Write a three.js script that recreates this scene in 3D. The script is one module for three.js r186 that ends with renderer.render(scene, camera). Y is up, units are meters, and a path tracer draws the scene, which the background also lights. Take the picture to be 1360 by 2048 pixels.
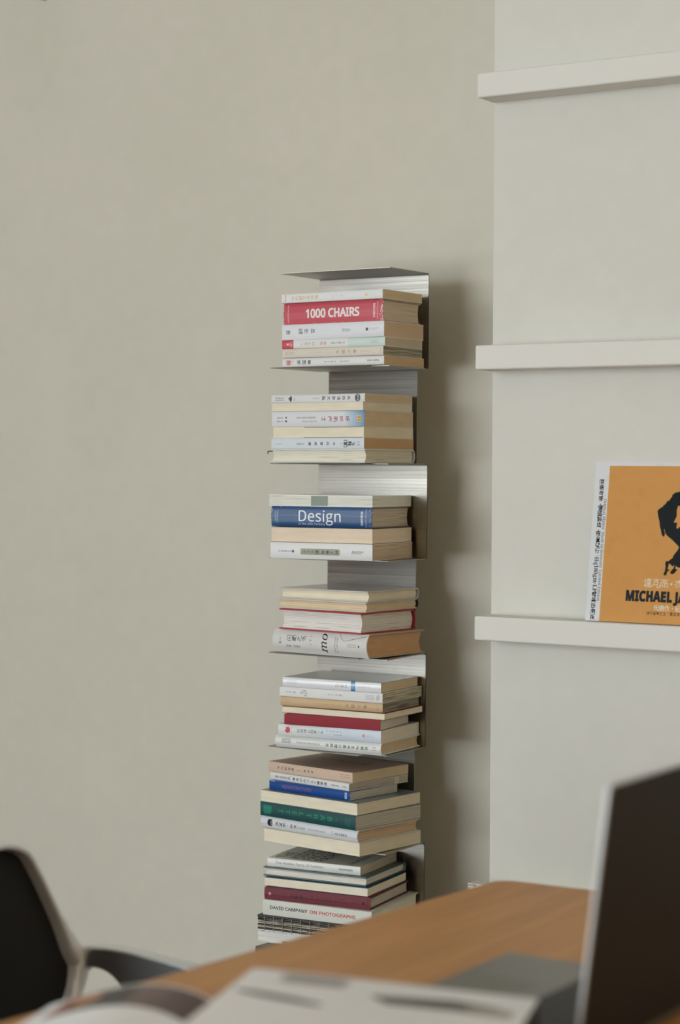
import * as THREE from 'three';
import { RoundedBoxGeometry } from 'three/addons/geometries/RoundedBoxGeometry.js';
import { mergeGeometries, toCreasedNormals } from 'three/addons/utils/BufferGeometryUtils.js';
import { RectAreaLightUniformsLib } from 'three/addons/lights/RectAreaLightUniformsLib.js';

// ---------------------------------------------------------------- camera, daylight, exposure
const scene = new THREE.Scene();
const camera = new THREE.PerspectiveCamera(2 * Math.atan(1024 / 4000) * 180 / Math.PI, 1360 / 2048, 0.05, 60);
camera.rotation.order = 'YXZ';
camera.position.set(1.858, 1.3032, 2.973);
camera.rotation.set(THREE.MathUtils.degToRad(-1.2175), THREE.MathUtils.degToRad(32.906), THREE.MathUtils.degToRad(0.402));
camera.focus = 3.3;
camera.userData.fStop = 2.4;
scene.add(camera);

const EXPOSURE = 0.86;
const SKY = 3.6;                                     // an even overcast sky beyond the window
scene.background = new THREE.Color().setRGB(0.93 * SKY, 0.97 * SKY, 1.0 * SKY);
RectAreaLightUniformsLib.init();
const WIN = { x0: -5.7, x1: -0.6, y0: 0.12, y1: 3.0, z: 7.0 };
const daylight = new THREE.RectAreaLight(new THREE.Color().setRGB(0.855, 0.94, 0.99), 7.8, WIN.x1 - WIN.x0 - 0.1, WIN.y1 - WIN.y0 - 0.1);
daylight.name = 'window_daylight';
daylight.position.set((WIN.x0 + WIN.x1) / 2, (WIN.y0 + WIN.y1) / 2, WIN.z - 0.06);
daylight.lookAt((WIN.x0 + WIN.x1) / 2, (WIN.y0 + WIN.y1) / 2, 0);
scene.add(daylight);

const renderer = new THREE.WebGLRenderer({ antialias: true });
renderer.toneMapping = THREE.LinearToneMapping;
renderer.toneMappingExposure = EXPOSURE;
renderer.shadowMap.enabled = true;

// ---------------------------------------------------------------- helpers
const R = THREE.MathUtils.degToRad;
let seedState = 7;
const rnd = () => { seedState = (seedState + 0x6d2b79f5) | 0; let t = Math.imul(seedState ^ (seedState >>> 15), 1 | seedState); t = (t + Math.imul(t ^ (t >>> 7), 61 | t)) ^ t; return ((t ^ (t >>> 14)) >>> 0) / 4294967296; };
const used = new Map();
function numbered(name) { const n = used.get(name) ?? 0; used.set(name, n + 1); return n ? name + '_' + String(n).padStart(3, '0') : name; }
function mesh(name, geometry, material, parent) {
  const m = new THREE.Mesh(geometry, material); m.name = parent === scene || !parent ? numbered(name) : name;
  m.castShadow = m.receiveShadow = true;
  (parent ?? scene).add(m);
  return m;
}
function part(name, geometry, material, parent) {
  const n = parent.children.filter((c) => c.name.replace(/_\d{3}$/, '') === name).length;
  return mesh(n ? name + '_' + String(n).padStart(3, '0') : name, geometry, material, parent);
}
function thing(name, label, category, position = [0, 0, 0], turn = 0, group) {
  const o = new THREE.Group(); o.name = numbered(name); o.position.set(...position); o.rotation.y = turn;
  o.userData = { label, category }; if (group) o.userData.group = group;
  scene.add(o); return o;
}
function struct(name, geometry, material) { const m = mesh(name, geometry, material, scene); m.userData.kind = 'structure'; return m; }
const std = (o) => new THREE.MeshStandardMaterial(o);
const phys = (o) => new THREE.MeshPhysicalMaterial(o);
function box(w, h, d, x = 0, y = 0, z = 0, r = 0) {          // centred on x, z; y is its underside
  const g = r ? new RoundedBoxGeometry(w, h, d, 2, r) : new THREE.BoxGeometry(w, h, d);
  g.translate(x, y + h / 2, z); return g;
}
function merged(list) { return mergeGeometries(list.map((g) => { const n = g.index ? g.toNonIndexed() : g; for (const k of Object.keys(n.attributes)) if (!['position', 'normal', 'uv'].includes(k)) n.deleteAttribute(k); return n; })); }
// a prism: profile of [z, y] points (counter-clockwise seen from +x), drawn out along x; uv from uvOf(x, y, z)
function prism(profile, width, uvOf, crease = 0.6, slices = 1, bend) {
  const pts = profile.map(([z, y]) => new THREE.Vector2(z, y));
  if (THREE.ShapeUtils.area(pts) < 0) pts.reverse();
  const pos = [], tri = THREE.ShapeUtils.triangulateShape(pts, []), n = pts.length;
  const P = (x, i) => [x, pts[i].y, pts[i].x];
  for (let s = 0; s < slices; s++) {
    const xa = -width / 2 + width * s / slices, xb = -width / 2 + width * (s + 1) / slices;
    for (let i = 0; i < n; i++) { const j = (i + 1) % n; pos.push(...P(xa, i), ...P(xa, j), ...P(xb, j), ...P(xa, i), ...P(xb, j), ...P(xb, i)); }
  }
  for (const [a, b, c] of tri) { pos.push(...P(width / 2, a), ...P(width / 2, c), ...P(width / 2, b)); pos.push(...P(-width / 2, a), ...P(-width / 2, b), ...P(-width / 2, c)); }
  if (bend) for (let i = 0; i < pos.length; i += 3) { const q = bend(pos[i], pos[i + 1], pos[i + 2]); pos[i] = q[0]; pos[i + 1] = q[1]; pos[i + 2] = q[2]; }
  const uv = []; for (let i = 0; i < pos.length; i += 3) uv.push(...uvOf(pos[i], pos[i + 1], pos[i + 2]));
  let g = new THREE.BufferGeometry();
  g.setAttribute('position', new THREE.Float32BufferAttribute(pos, 3)); g.setAttribute('uv', new THREE.Float32BufferAttribute(uv, 2));
  // outward test: flip all when the volume is negative
  let vol = 0; for (let i = 0; i < pos.length; i += 9) vol += pos[i] * (pos[i + 4] * pos[i + 8] - pos[i + 5] * pos[i + 7]) - pos[i + 1] * (pos[i + 3] * pos[i + 8] - pos[i + 5] * pos[i + 6]) + pos[i + 2] * (pos[i + 3] * pos[i + 7] - pos[i + 4] * pos[i + 6]);
  if (vol < 0) for (const a of [g.attributes.position, g.attributes.uv]) for (let i = 0; i < a.count; i += 3) for (let c = 0; c < a.itemSize; c++) { const t = a.getComponent(i + 1, c); a.setComponent(i + 1, c, a.getComponent(i + 2, c)); a.setComponent(i + 2, c, t); }
  g.computeVertexNormals();
  return toCreasedNormals(g, crease);
}
const metres = (x, y, z) => [x + z * 0.97, y];
function arc(cz, cy, rz, ry, a0, a1, n) { const o = []; for (let i = 0; i <= n; i++) { const a = a0 + (a1 - a0) * i / n; o.push([cz + rz * Math.cos(a), cy + ry * Math.sin(a)]); } return o; }
function canvasMap(w, h, draw) {
  const c = document.createElement('canvas'); c.width = w; c.height = h; draw(c.getContext('2d'), w, h);
  const t = new THREE.CanvasTexture(c); t.colorSpace = THREE.SRGBColorSpace; t.magFilter = THREE.LinearFilter; t.anisotropy = 8; return t;
}
function dataMap(w, h, f, srgb = true) {
  const d = new Uint8Array(w * h * 4);
  for (let y = 0; y < h; y++) for (let x = 0; x < w; x++) { const v = f(x, y), o = (y * w + x) * 4; for (let c = 0; c < 3; c++) d[o + c] = Math.max(0, Math.min(255, Array.isArray(v) ? v[c] : v)); d[o + 3] = 255; }
  const t = new THREE.DataTexture(d, w, h); if (srgb) t.colorSpace = THREE.SRGBColorSpace;
  t.wrapS = t.wrapT = THREE.MirroredRepeatWrapping; t.magFilter = THREE.LinearFilter; t.minFilter = THREE.LinearMipmapLinearFilter; t.generateMipmaps = true; t.needsUpdate = true; return t;
}
// tiling value noise
function noiseGrid(n, seed) { const a = []; let s = seed; for (let i = 0; i < n * n; i++) { s = (s * 1664525 + 1013904223) >>> 0; a.push(s / 4294967296); } return (u, v) => { const x = ((u % 1) + 1) % 1 * n, y = ((v % 1) + 1) % 1 * n, i = Math.floor(x), j = Math.floor(y), f = x - i, g = y - j, s1 = f * f * (3 - 2 * f), s2 = g * g * (3 - 2 * g), A = (p, q) => a[(q % n) * n + (p % n)]; return (A(i, j) * (1 - s1) + A(i + 1, j) * s1) * (1 - s2) + (A(i, j + 1) * (1 - s1) + A(i + 1, j + 1) * s1) * s2; }; }

// ---------------------------------------------------------------- written characters as strokes on a 9 x 9 grid
const HAN = {
  人: '50431809 446799',
  生: '2115 1383 2686 0999 5059',
  不: '0191 5107 5359 6497',
  过: '1122 03231807 2899 4392 808979 5465',
  一: '0595',
  场: '2028 0343 0847 418145 45958978 6548 8559',
  爱: '8110 2122 4142 7162 04039394 1585 4508 467639 4799',
  你: '3004 2229 5133 429294 646959 5547 7697',
  的: '2011 0242480802 0545 6053 62929979 6576',
  感: '0191 0106 1343 1545471715 507694 8353 8090 0819 28396968 5767 8697',
  冒: '1080 1014 8084 2272 2575792925 2777',
  很: '2002 3205 2429 40808444 4282 4049 4968 5499 8566',
  梵: '0242 2026 2204 2244 5292 7076 7254 7295 262809 2676 767899 4757',
  高: '5051 0191 2272742422 0509 0595 9599 2777792927',
  翻: '3011 0343 2026 2305 2345 0646490906 0848 2629 517179 5362 5665 8191 9199 7382 8596',
  译: '1021 032328 2837 408044 4295 4585 3797 6569',
  官: '5051 03029293 2329 23737626 27777929',
  战: '2024 2242 0545490905 5393 6067 6799 9997 8548 8191',
  国: '0090990900 2272 2575 2878 5258 6677',
  策: '2002 1141 7052 6191 0393 16148486 5259 5508 5599',
  朱: '2113 1282 0595 5059 5508 5699',
  自: '5031 1282891912 1484 1686',
  清: '0112 0313 0927 3191 3393 3595 6065 4649 4686 8689 4888',
  散: '0141 1014 3034 0444 1619 16464839 1848 6053 6292 8249 6399',
  文: '4151 0292 7308 2399',
  集: '3003 1216 1282 1484 1686 4041 4246 0797 5659 4708 5799',
  呼: '0232380802 8042 5264 9274 3595 656958',
  叫: '0232380802 515665 8089',
  助: '1040 1018 4047 1343 1545 0858 5393 939989 7048',
  产: '4051 0191 2233 7264 0494 0409',
  士: '0393 5059 1989',
  今: '5004 5094 4353 257548',
  日: '1080891910 1585',
  宜: '5051 03029293 2329 2373 7379 2575 2777 0999',
  逃: '1122 03231807 2899 5054 5437 70767696 3243 9273 7485',
  避: '1122 03231807 2899 31515333 3137 36565838 7071 6191 6273 9283 6494 7498 6696',
  红: '2003 0333 3306 0636 0838 5191 7178 4898',
  楼: '0242 2029 2205 2244 5152 9182 4393 7045 7395 4696 6549 8548 5699',
  村: '0242 2029 2205 2244 5292 808979 5465',
  上: '4049 4383 0999',
  春: '1181 1282 0393 5007 5396 3575793935 3777',
  树: '0232 2028 2205 2244 4262 6247 4367 7292 808979 7475',
  若: '0191 3032 6032 0494 5308 3686893936',
  林: '0242 2029 2206 2245 5292 7079 7256 7298',
  少: '505665 2214 7294 8509',
  华: '3003 1215 60556595 8263 0797 5559',
  问: '1021 0209 2090 909989 3464673734',
  题: '1040441410 1242 0545 2528 2747 1608 0899 5090 7052 5257 5292 9297 7248',
  之: '4051 1282 8207 1829 2999',
  书: '1171 7174 0494 9498 9888 5059 7081',
  下: '0191 5159 5376',
  平: '1181 2234 7264 0595 5159',
  凡: '212509 2171 717899 9997 4355',
  世: '0393 202898 5056 7076 5676',
  界: '2070742420 2272 5054 5407 5497 3609 6669',
  路: '0141440401 2449 2646 0609 0948 6043 5282 8246 5396 5686895956',
  遥: '1122 03231807 2899 8041 4252 6263 8273 4484 3696 6468 4748 8788 4888',
  著: '0191 3032 6032 1474 5255 0595 8308 3777793937',
  東: '0191 2272762622 2474 5059 5607 5697',
  京: '5051 0191 2373763623 565949 3718 7798',
  の: '52473828070513326192959769',
  カ: '03838878 404409',
  フ: '1181845929',
  ェ: '2474 5458 1888',
  喫: '0232370702 4161 4363 5056 4565 719184 7155 3696 6639 6799',
  茶: '0191 3032 6032 5204 5295 2676 5459 3718 7788',
  店: '5051 1191 110409 5256 5484 3686893936',
  奥: '5041 1215 1282 8285 3363 4256 3255 7245 0696 5609 5699',
  黛: '3002 1123 4191 5073 2474762624 5448 1777 0888 1819 3839 5859 7879',
  丽: '0191 1319 1343 4349 2425 5359 5393 9399 6465',
  赫: '1131 2024 0444 1508 2428 3545 5171 6064 5494 5558 7478 7596',
  本: '0292 5059 5208 5298 3777',
  时: '0131380801 0434 4393 808979 5566',
  间: '1021 0209 2090 909989 3363683833 3565',
  停: '2003 1219 6061 4191 5282845452 46459596 5787 777969',
  止: '5059 5494 2429 0999',
  那: '0141 414838 0343 0545 2109 6069 608064 648767',
  天: '1181 0494 5109 5599',
  给: '2003 0333 3306 0636 0838 6034 6094 5474 5686895956',
  顿: '0242 0105 0545 4145 202848 5090 7052 5257 5292 9297 7249 7799',
  先: '2113 1383 0595 5055 3508 656999 9997',
  去: '1282 5055 0595 4518 1888 6697',
  看: '8011 1282 0494 5009 3686893936 3787',
  心: '1417 32383989 8987 5163 8295',
  理: '0141 0444 0848 2128 5191955551 5393 7179 5797 4999',
  医: '910109 0999 4223 3383 1585 5527 5588',
  恋: '5051 0191 3124 6165 1213 8293 1617 36388886 5657 8697',
  巴: '1181 8185 1585 5155 111999 9997',
  黎: '2001 0232 2025 2204 2244 5043 5191 9195 7146 5504 5595 5659 2738 7768 3919 7989',
  夫: '1282 0595 5055 5509 5599',
  原: '0191 010509 5142 3282863632 3484 565949 4738 7798',
  裝: '1003 0333 3035 4292 7074 5484 5051 0595 5508 3739 3958 5699 8777',
  母: '2117 2181 817989 1787 0494 4253 4556',
  帶: '0191 2022 5053 7073 2373 05049495 2629 26767868 5459',
  德: '2002 3204 2429 4191 6062 4292954542 6365 7375 4696 4738 4749 5759 5989 8788 6767 9799',
  國: '0090990900 2272 2454562624 2858 6178 7887 7162',
  製: '1001 0242 2025 0343 3444 6063 808574 5556 0696 5509 3739 3958 6699 8777',
  造: '1122 03231807 2899 5042 4282 3494 6064 4686884846',
  限: '0009 0030 3013 1335 3525 40808444 4282 4049 4968 5499 8566',
  量: '2070732320 0494 2575772725 2676 5459 1888 0999',
  發: '1030 3004 1222 5093 8062 9273 0636 3639 1537 5574 5548 5799 8659',
  行: '2002 3205 2429 5090 4494 747968',
  精: '0112 4132 0343 2029 2405 2446 5191 5292 4494 7074 5659 56868979 5787',
  美: '2031 7061 1181 1383 0595 5155 0696 5609 5799',
  珍: '0131 0434 0838 1118 6034 6094 7454 8556 9739',
  藏: '0191 3032 6032 1393 130609 3464 3438 3858 3666 7299 9997 9466',
  版: '100509 3033 1343 1646 4649 9051 515549 5484 8448 5599',
  邁: '1122 03231807 2899 3191 5052 7072 4282854542 4484 6267 3639 3696 9698 5788',
  克: '1181 5053 2373762623 3608 666999 9997',
  爾: '0191 3133 7163 0409 0494 9499 5159 2637 2738 6576 6778',
  杰: '0292 5056 5206 5296 1718 3738 5758 7788',
  遜: '1122 03231807 2899 3151 5143 4347 3556 6191 9182 6494 8387 6656 9596',
  代: '3004 2229 4494 5057 5799 9997 8091',
  表: '1181 1282 0494 5054 5408 3639 3958 5499 8576',
  作: '3004 2229 5043 4292 6269 6484 6787',
  紀: '2003 0333 3305 0535 2529 1617 3637 5090 9094 5494 5459 5999 9997',
  念: '5004 5093 4252 2464 6456 1718 36388886 5657 8697',
  流: '0112 0413 0927 6061 3292 5244 4484 7285 4649 6568 757999',
  音: '5051 1181 3133 7163 0494 2686892926 2787',
  樂: '5041 3171743431 3272 1012 1204 0424 9072 7284 8494 0696 5559 5508 5598',
  王: '1181 1585 0999 5159',
  重: '8011 0292 2373762623 5059 2474 1888 0999',
};
const HAN_ALL = Object.values(HAN);
function glyph(g, strokes, size) {                           // drawn upright, centred on the origin
  const k = size / 10, n = strokes.split(' ');
  g.beginPath();
  for (const s of n) for (let i = 0; i + 1 < s.length; i += 2) { const x = (+s[i] - 4.5) * k, y = (+s[i + 1] - 4.5) * k; i ? g.lineTo(x, y) : g.moveTo(x, y); }
  g.stroke();
}
function han(g, text, x, y, size, o = {}) {                  // turn: -1 tops point left, +1 tops point right, 0 upright; step moves along x (or y when down)
  const step = o.step ?? size * 1.08, turn = o.turn ?? 0;
  g.strokeStyle = o.color ?? '#222'; g.lineWidth = size * (o.weight ?? 0.095); g.lineCap = o.cap ?? 'round'; g.lineJoin = 'round';
  [...text].forEach((ch, i) => {
    g.save(); g.translate(x + (o.down ? 0 : i * step), y + (o.down ? i * step : 0)); g.rotate(turn * Math.PI / 2); if (o.sx) g.scale(o.sx, 1);
    if (HAN[ch]) glyph(g, HAN[ch], size);
    else if (ch === '·') { g.beginPath(); g.arc(0, 0, size * 0.11, 0, 7); g.fillStyle = o.color ?? '#222'; g.fill(); }
    else if (ch !== ' ') { g.fillStyle = o.color ?? '#222'; g.font = (o.bold ? 'bold ' : '') + size + 'px ' + (o.font ?? 'serif'); g.textAlign = 'center'; g.textBaseline = 'middle'; g.fillText(ch, 0, 0); }
    g.restore();
  });
}
function tiny(g, x0, x1, y, size, color, turn = -1, weight = 0.09) {   // a row of very small printed characters
  g.strokeStyle = color; g.lineWidth = size * weight; g.lineCap = 'round';
  for (let x = x0 + size / 2; x < x1; x += size * 1.12) { g.save(); g.translate(x, y); g.rotate(turn * Math.PI / 2); glyph(g, HAN_ALL[Math.floor(rnd() * HAN_ALL.length)], size); g.restore(); }
}
function latin(g, text, x, y, size, o = {}) {
  g.save(); g.translate(x, y); g.rotate((o.turn ?? 0) * Math.PI / 2); g.scale(o.sx ?? 1, 1);
  g.font = (o.italic ? 'italic ' : '') + (o.bold ? 'bold ' : '') + size + 'px ' + (o.font ?? 'sans-serif'); g.textAlign = o.align ?? 'center'; g.textBaseline = 'middle'; g.fillStyle = o.color ?? '#222';
  if (o.fit) { const w = g.measureText(text).width; g.scale(o.fit / w, 1); }
  if (o.stroke) { g.strokeStyle = o.color; g.lineWidth = o.stroke; g.lineJoin = 'round'; g.strokeText(text, 0, 0); }
  if (!o.hollow) g.fillText(text, 0, 0);
  g.restore();
}

// ---------------------------------------------------------------- materials
const wallNoise = noiseGrid(16, 11), wallFine = noiseGrid(96, 23), wallCoarse = noiseGrid(5, 5);
const plasterMap = dataMap(512, 512, (x, y) => { const u = x / 512, v = y / 512, n = (wallCoarse(u, v) - 0.5) * 5 + (wallNoise(u, v) - 0.5) * 4 + (wallFine(u, v) - 0.5) * 3; return [246 + n, 245 + n * 0.9, 243 + n * 1.1]; });
plasterMap.repeat.set(1 / 2.2, 1 / 2.2);
const plasterBump = dataMap(512, 512, (x, y) => { const u = x / 512, v = y / 512; return 128 + (wallNoise(u, v) - 0.5) * 90 + (wallFine(u, v) - 0.5) * 60; }, false);
plasterBump.repeat.set(1 / 0.9, 1 / 0.9);
const M = {
  plaster: std({ color: '#dddacc', roughness: 0.92, map: plasterMap, bumpMap: plasterBump, bumpScale: 0.0006 }),
  plasterWhite: std({ color: '#e6e6df', roughness: 0.92, map: plasterMap, bumpMap: plasterBump, bumpScale: 0.0006 }),
  plasterWarm: std({ color: '#fbe2b8', roughness: 0.9, map: plasterMap }),
  plasterBrown: std({ color: '#6b543c', roughness: 0.9, map: plasterMap }),
  ledge: std({ color: '#e6e5de', roughness: 0.72 }),
  ceiling: std({ color: '#f4f2ec', roughness: 0.95 }),
  frame: std({ color: '#4a4540', roughness: 0.6 }),
  glass: phys({ color: '#ffffff', transmission: 1, thickness: 0, roughness: 0, ior: 1.45 }),
  darkMetal: std({ color: '#2b2b2c', roughness: 0.45, metalness: 0.8 }),
};
// timber: long fine grain
const grainA = noiseGrid(8, 3), grainB = noiseGrid(64, 17), grainC = noiseGrid(128, 29);
function timber(base, contrast) {
  return dataMap(512, 512, (x, y) => { const u = x / 512, v = y / 512, n = (grainA(u, v * 2) - 0.5) * 1.1 + (grainB(u * 0.25, v * 2) - 0.5) * 0.9 + (grainC(u * 0.12, v * 2) - 0.5) * 0.6; return base.map((b) => b * (1 + n * contrast)); });
}
const tableMap = timber([200, 147, 90], 0.08); tableMap.repeat.set(1 / 1.6, 1 / 0.5);
const floorMap = timber([116, 82, 55], 0.22); floorMap.repeat.set(1 / 1.2, 1 / 0.3);
M.table = std({ map: tableMap, roughness: 0.5 });
M.tableEdge = std({ color: '#9a6a40', roughness: 0.6 });
M.floor = std({ map: floorMap, roughness: 0.3 });
M.woodWall = std({ map: floorMap, color: '#ffe2bd', roughness: 0.75 });
// brushed steel: streaks along u
const streak = noiseGrid(256, 41), streakB = noiseGrid(32, 43);
const brushed = dataMap(256, 512, (x, y) => { const u = x / 256, v = y / 512; return 118 + (streak(u * 0.004, v) - 0.5) * 50 + (streakB(u * 0.03, v) - 0.5) * 26; }, false);
brushed.repeat.set(1 / 0.4, 1 / 0.16);
const brushedTint = dataMap(64, 1024, (x, y) => { const u = x / 64, v = y / 1024; return 240 + (streak(u * 0.004 + 0.3, v) - 0.5) * 26 + (streakB(u * 0.03, v * 3) - 0.5) * 14; }); brushedTint.repeat.set(1 / 0.4, 1 / 0.16);
M.steel = phys({ map: brushedTint, color: '#bfbab0', metalness: 1, roughness: 0.86, roughnessMap: brushed, anisotropy: 0.88, anisotropyRotation: Math.PI / 2 });


// ---------------------------------------------------------------- the room
const BACK = -0.088, STEP = 0.0506, STEP_X = 0.2655, TOP = 3.22, X0 = -6.2, X1 = 2.9, Z1 = WIN.z;
function metricBox(x0, x1, y0, y1, z0, z1) {            // a box with uv in metres
  const g = new THREE.BoxGeometry(x1 - x0, y1 - y0, z1 - z0); g.translate((x0 + x1) / 2, (y0 + y1) / 2, (z0 + z1) / 2);
  const p = g.attributes.position, n = g.attributes.normal, uv = g.attributes.uv;
  for (let i = 0; i < p.count; i++) { const ax = Math.abs(n.getX(i)), ay = Math.abs(n.getY(i)); uv.setXY(i, ax > 0.5 ? p.getZ(i) : p.getX(i), ay > 0.5 ? p.getZ(i) : p.getY(i)); }
  return g;
}
struct('floor', metricBox(X0, X1, -0.1, 0, BACK - 0.1, Z1 + 0.15), M.floor);
struct('ceiling', metricBox(X0, X1, TOP, TOP + 0.1, BACK - 0.1, Z1 + 0.15), M.ceiling);
struct('wall_back', metricBox(-2.7, X1, 0, TOP, BACK - 0.15, BACK), M.plaster);
struct('wall_left', merged([metricBox(-2.7, -2.55, 0, TOP, BACK, 4), metricBox(X0, -2.7, 0, TOP, 3.85, 4), metricBox(X0 - 0.15, X0, 0, TOP, 3.85, Z1 + 0.15)]), M.plasterBrown);
struct('wall_right', metricBox(X1, X1 + 0.15, 0, TOP, BACK - 0.15, Z1 + 0.15), M.plasterWarm);
{ // the raised part of the back wall that carries the ledges; its corner is very slightly out of plumb
  const lean = (y) => STEP_X + 0.004 - (y / 2.2) * 0.0065;
  const s = new THREE.Shape(); s.moveTo(lean(0), 0); s.lineTo(X1, 0); s.lineTo(X1, TOP); s.lineTo(lean(TOP), TOP); s.closePath();
  const g = new THREE.ExtrudeGeometry(s, { depth: STEP - BACK - 0.003, bevelEnabled: true, bevelSize: 0.002, bevelThickness: 0.003, bevelOffset: -0.002, bevelSegments: 3, steps: 1 }); g.translate(0, 0, BACK);
  struct('wall_chimney_breast', g, M.plasterWhite);
}
struct('wall_front', merged([metricBox(X0, WIN.x0, 0, TOP, Z1, Z1 + 0.15), metricBox(WIN.x1, X1, 0, TOP, Z1, Z1 + 0.15), metricBox(WIN.x0, WIN.x1, 0, WIN.y0, Z1, Z1 + 0.15), metricBox(WIN.x0, WIN.x1, WIN.y1, TOP, Z1, Z1 + 0.15)]), M.plasterBrown);
{
  const w = new THREE.Group(); w.name = 'window_1'; w.userData = { kind: 'structure' }; w.position.set((WIN.x0 + WIN.x1) / 2, WIN.y0, Z1 + 0.05); scene.add(w);
  const W = WIN.x1 - WIN.x0, H = WIN.y1 - WIN.y0, f = 0.05;
  part('window_frame', merged([box(W, f, 0.06, 0, 0, 0), box(W, f, 0.06, 0, H - f, 0), box(f, H, 0.06, -W / 2 + f / 2, 0, 0), box(f, H, 0.06, W / 2 - f / 2, 0, 0), box(f * 0.8, H, 0.05, W / 6, 0, 0)]), M.frame, w);
  for (const [u, v] of [[-W / 2 + f, W / 6 - f * 0.4], [W / 6 + f * 0.4, W / 2 - f]]) part('pane', box(v - u, H - 2 * f, 0.004, (u + v) / 2, f, 0), M.glass, w);
}

// ---------------------------------------------------------------- picture ledges on the raised wall
const LEDGE = { depth: 0.0551, height: 0.0401, length: 3.2, tops: [1.9504, 1.5077, 1.065, 0.611] };
const ledgeLabels = ['white wall ledge at the top right, seen from below', 'empty white wall ledge in the middle, above the orange record sleeve', 'white wall ledge carrying the orange record sleeve', 'lowest white wall ledge, its end just above the table edge'];
LEDGE.tops.forEach((top, i) => {
  const g = new RoundedBoxGeometry(LEDGE.length, LEDGE.height, LEDGE.depth, 3, 0.0035); g.translate(LEDGE.length / 2, -LEDGE.height / 2, LEDGE.depth / 2);
  const o = mesh('wall_ledge', g, M.ledge, scene);
  o.position.set([0.2625, 0.263, 0.2655, 0.27][i], top, STEP); o.userData = { label: ledgeLabels[i], category: 'ledge', group: 'white ledges on the raised wall' };
});

// ---------------------------------------------------------------- the steel book tower: bent C-shaped sheets, wide ones and twisted narrower ones in turn
const JOINT = [1.6398, 1.4767, 1.3124, 1.1498, 0.9863, 0.8239, 0.6583, 0.4945, 0.3305, 0.1665, 0.0019];
const SHEET = 0.0015;
const tower = thing('book_tower', 'tall brushed steel book tower of stacked bent plates full of books', 'bookcase', [0, 0, 0]);
for (let i = 0; i < 10; i++) {
  const narrow = i % 2, W = narrow ? 0.1923 : 0.224, D = narrow ? 0.1662 : 0.1272, H = JOINT[i] - JOINT[i + 1] - 0.0008, b = 0.0035;
  // the vertical sheet with its bends at top and bottom, front face at z = 0
  const outer = [...arc(b, b, b + SHEET, b + SHEET, -Math.PI / 2, -Math.PI, 5), ...arc(b, H - b, b + SHEET, b + SHEET, Math.PI, Math.PI / 2, 5)].map(([z, y]) => [z, y]);
  const inner = [...arc(b, H - b, b, b, Math.PI / 2, Math.PI, 5), ...arc(b, b, b, b, Math.PI, Math.PI * 1.5, 5)];
  const back = part('back_panel', prism([...outer, ...inner], W, (x, y, z) => [x + W / 2, y], 0.5), M.steel, tower);
  back.position.set(narrow ? -0.0111 : 0.0004, JOINT[i + 1] + 0.0004 + SHEET / 2, narrow ? -0.0173 : 0); back.rotation.y = narrow ? R(-4) : 0;
  const plate = (y, tilt) => {
    const g = new RoundedBoxGeometry(W, SHEET, D - b, 1, 0.0004); g.translate(0, 0, (D - b) / 2);
    const p = g.attributes.position, uv = g.attributes.uv; for (let k = 0; k < p.count; k++) uv.setXY(k, p.getX(k) + W / 2, p.getZ(k));
    const m = part('shelf_plate', g, M.steel, back); m.position.set(0, y, b); m.rotation.x = tilt;
  };
  plate(H + SHEET / 2, i === 4 ? 0.022 : i === 6 ? 0.012 : 0.004); plate(-SHEET / 2, 0);
}
{ // two short fixing tabs hold it to the wall
  for (const y of [1.55, 0.905]) part('wall_bracket', box(0.05, 0.03, -0.0015 - BACK, 0, y, (BACK - 0.0015) / 2), M.darkMetal, tower);
}

// ---------------------------------------------------------------- books
const pageNoise = noiseGrid(128, 61), pageRow = noiseGrid(64, 67), pageBlot = noiseGrid(6, 71);
const PAGES = {
  plain: dataMap(256, 256, (x, y) => { const u = x / 256, v = y / 256, n = (pageNoise(u * 0.016, v) - 0.5) * 11 + (pageRow(u * 0.03, v) - 0.5) * 6 + (pageBlot(u, v) - 0.5) * 8; return [242 + n, 241 + n, 239 + n]; }),
  lined: dataMap(256, 256, (x, y) => { const u = x / 256, v = y / 256, k = pageRow(u * 0.04, v), n = (pageNoise(u * 0.02, v) - 0.5) * 24 + (k - 0.5) * 18 - (k < 0.2 ? 30 : 0); return [236 + n, 235 + n, 232 + n]; }),
  photo: dataMap(256, 256, (x, y) => { const u = x / 256, v = y / 256, k = pageRow(u * 0.05, v * 0.7 + 0.1), n = (pageNoise(u * 0.03, v) - 0.5) * 36 + (k - 0.5) * 100; return [198 + n, 196 + n, 188 + n]; }),
};
for (const t of Object.values(PAGES)) t.repeat.set(1 / 0.11, 1 / 0.045);
const matCache = new Map();
const cached = (key, make) => { if (!matCache.has(key)) matCache.set(key, make()); return matCache.get(key); };
const pageMat = (kind, tint) => cached('p' + kind + tint, () => {          // tints are of paper in the shade; fresh paper is lighter and a little greyer
  const col = new THREE.Color(tint).multiplyScalar(1.36), grey = 0.3 * col.r + 0.6 * col.g + 0.1 * col.b; col.lerp(new THREE.Color(grey, grey, grey), 0.22);
  if (col.r > 0.95) { col.multiplyScalar(0.95 / col.r); col.g *= 1.03; col.b = Math.max(col.b, 0.79 * col.g); }
  return std({ map: PAGES[kind], color: col, roughness: 0.95 });
});
const coverMat = (c, rough = 0.5) => cached('c' + c + rough, () => std({ color: c, roughness: rough }));
const SPINE_W = 1024;
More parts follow.
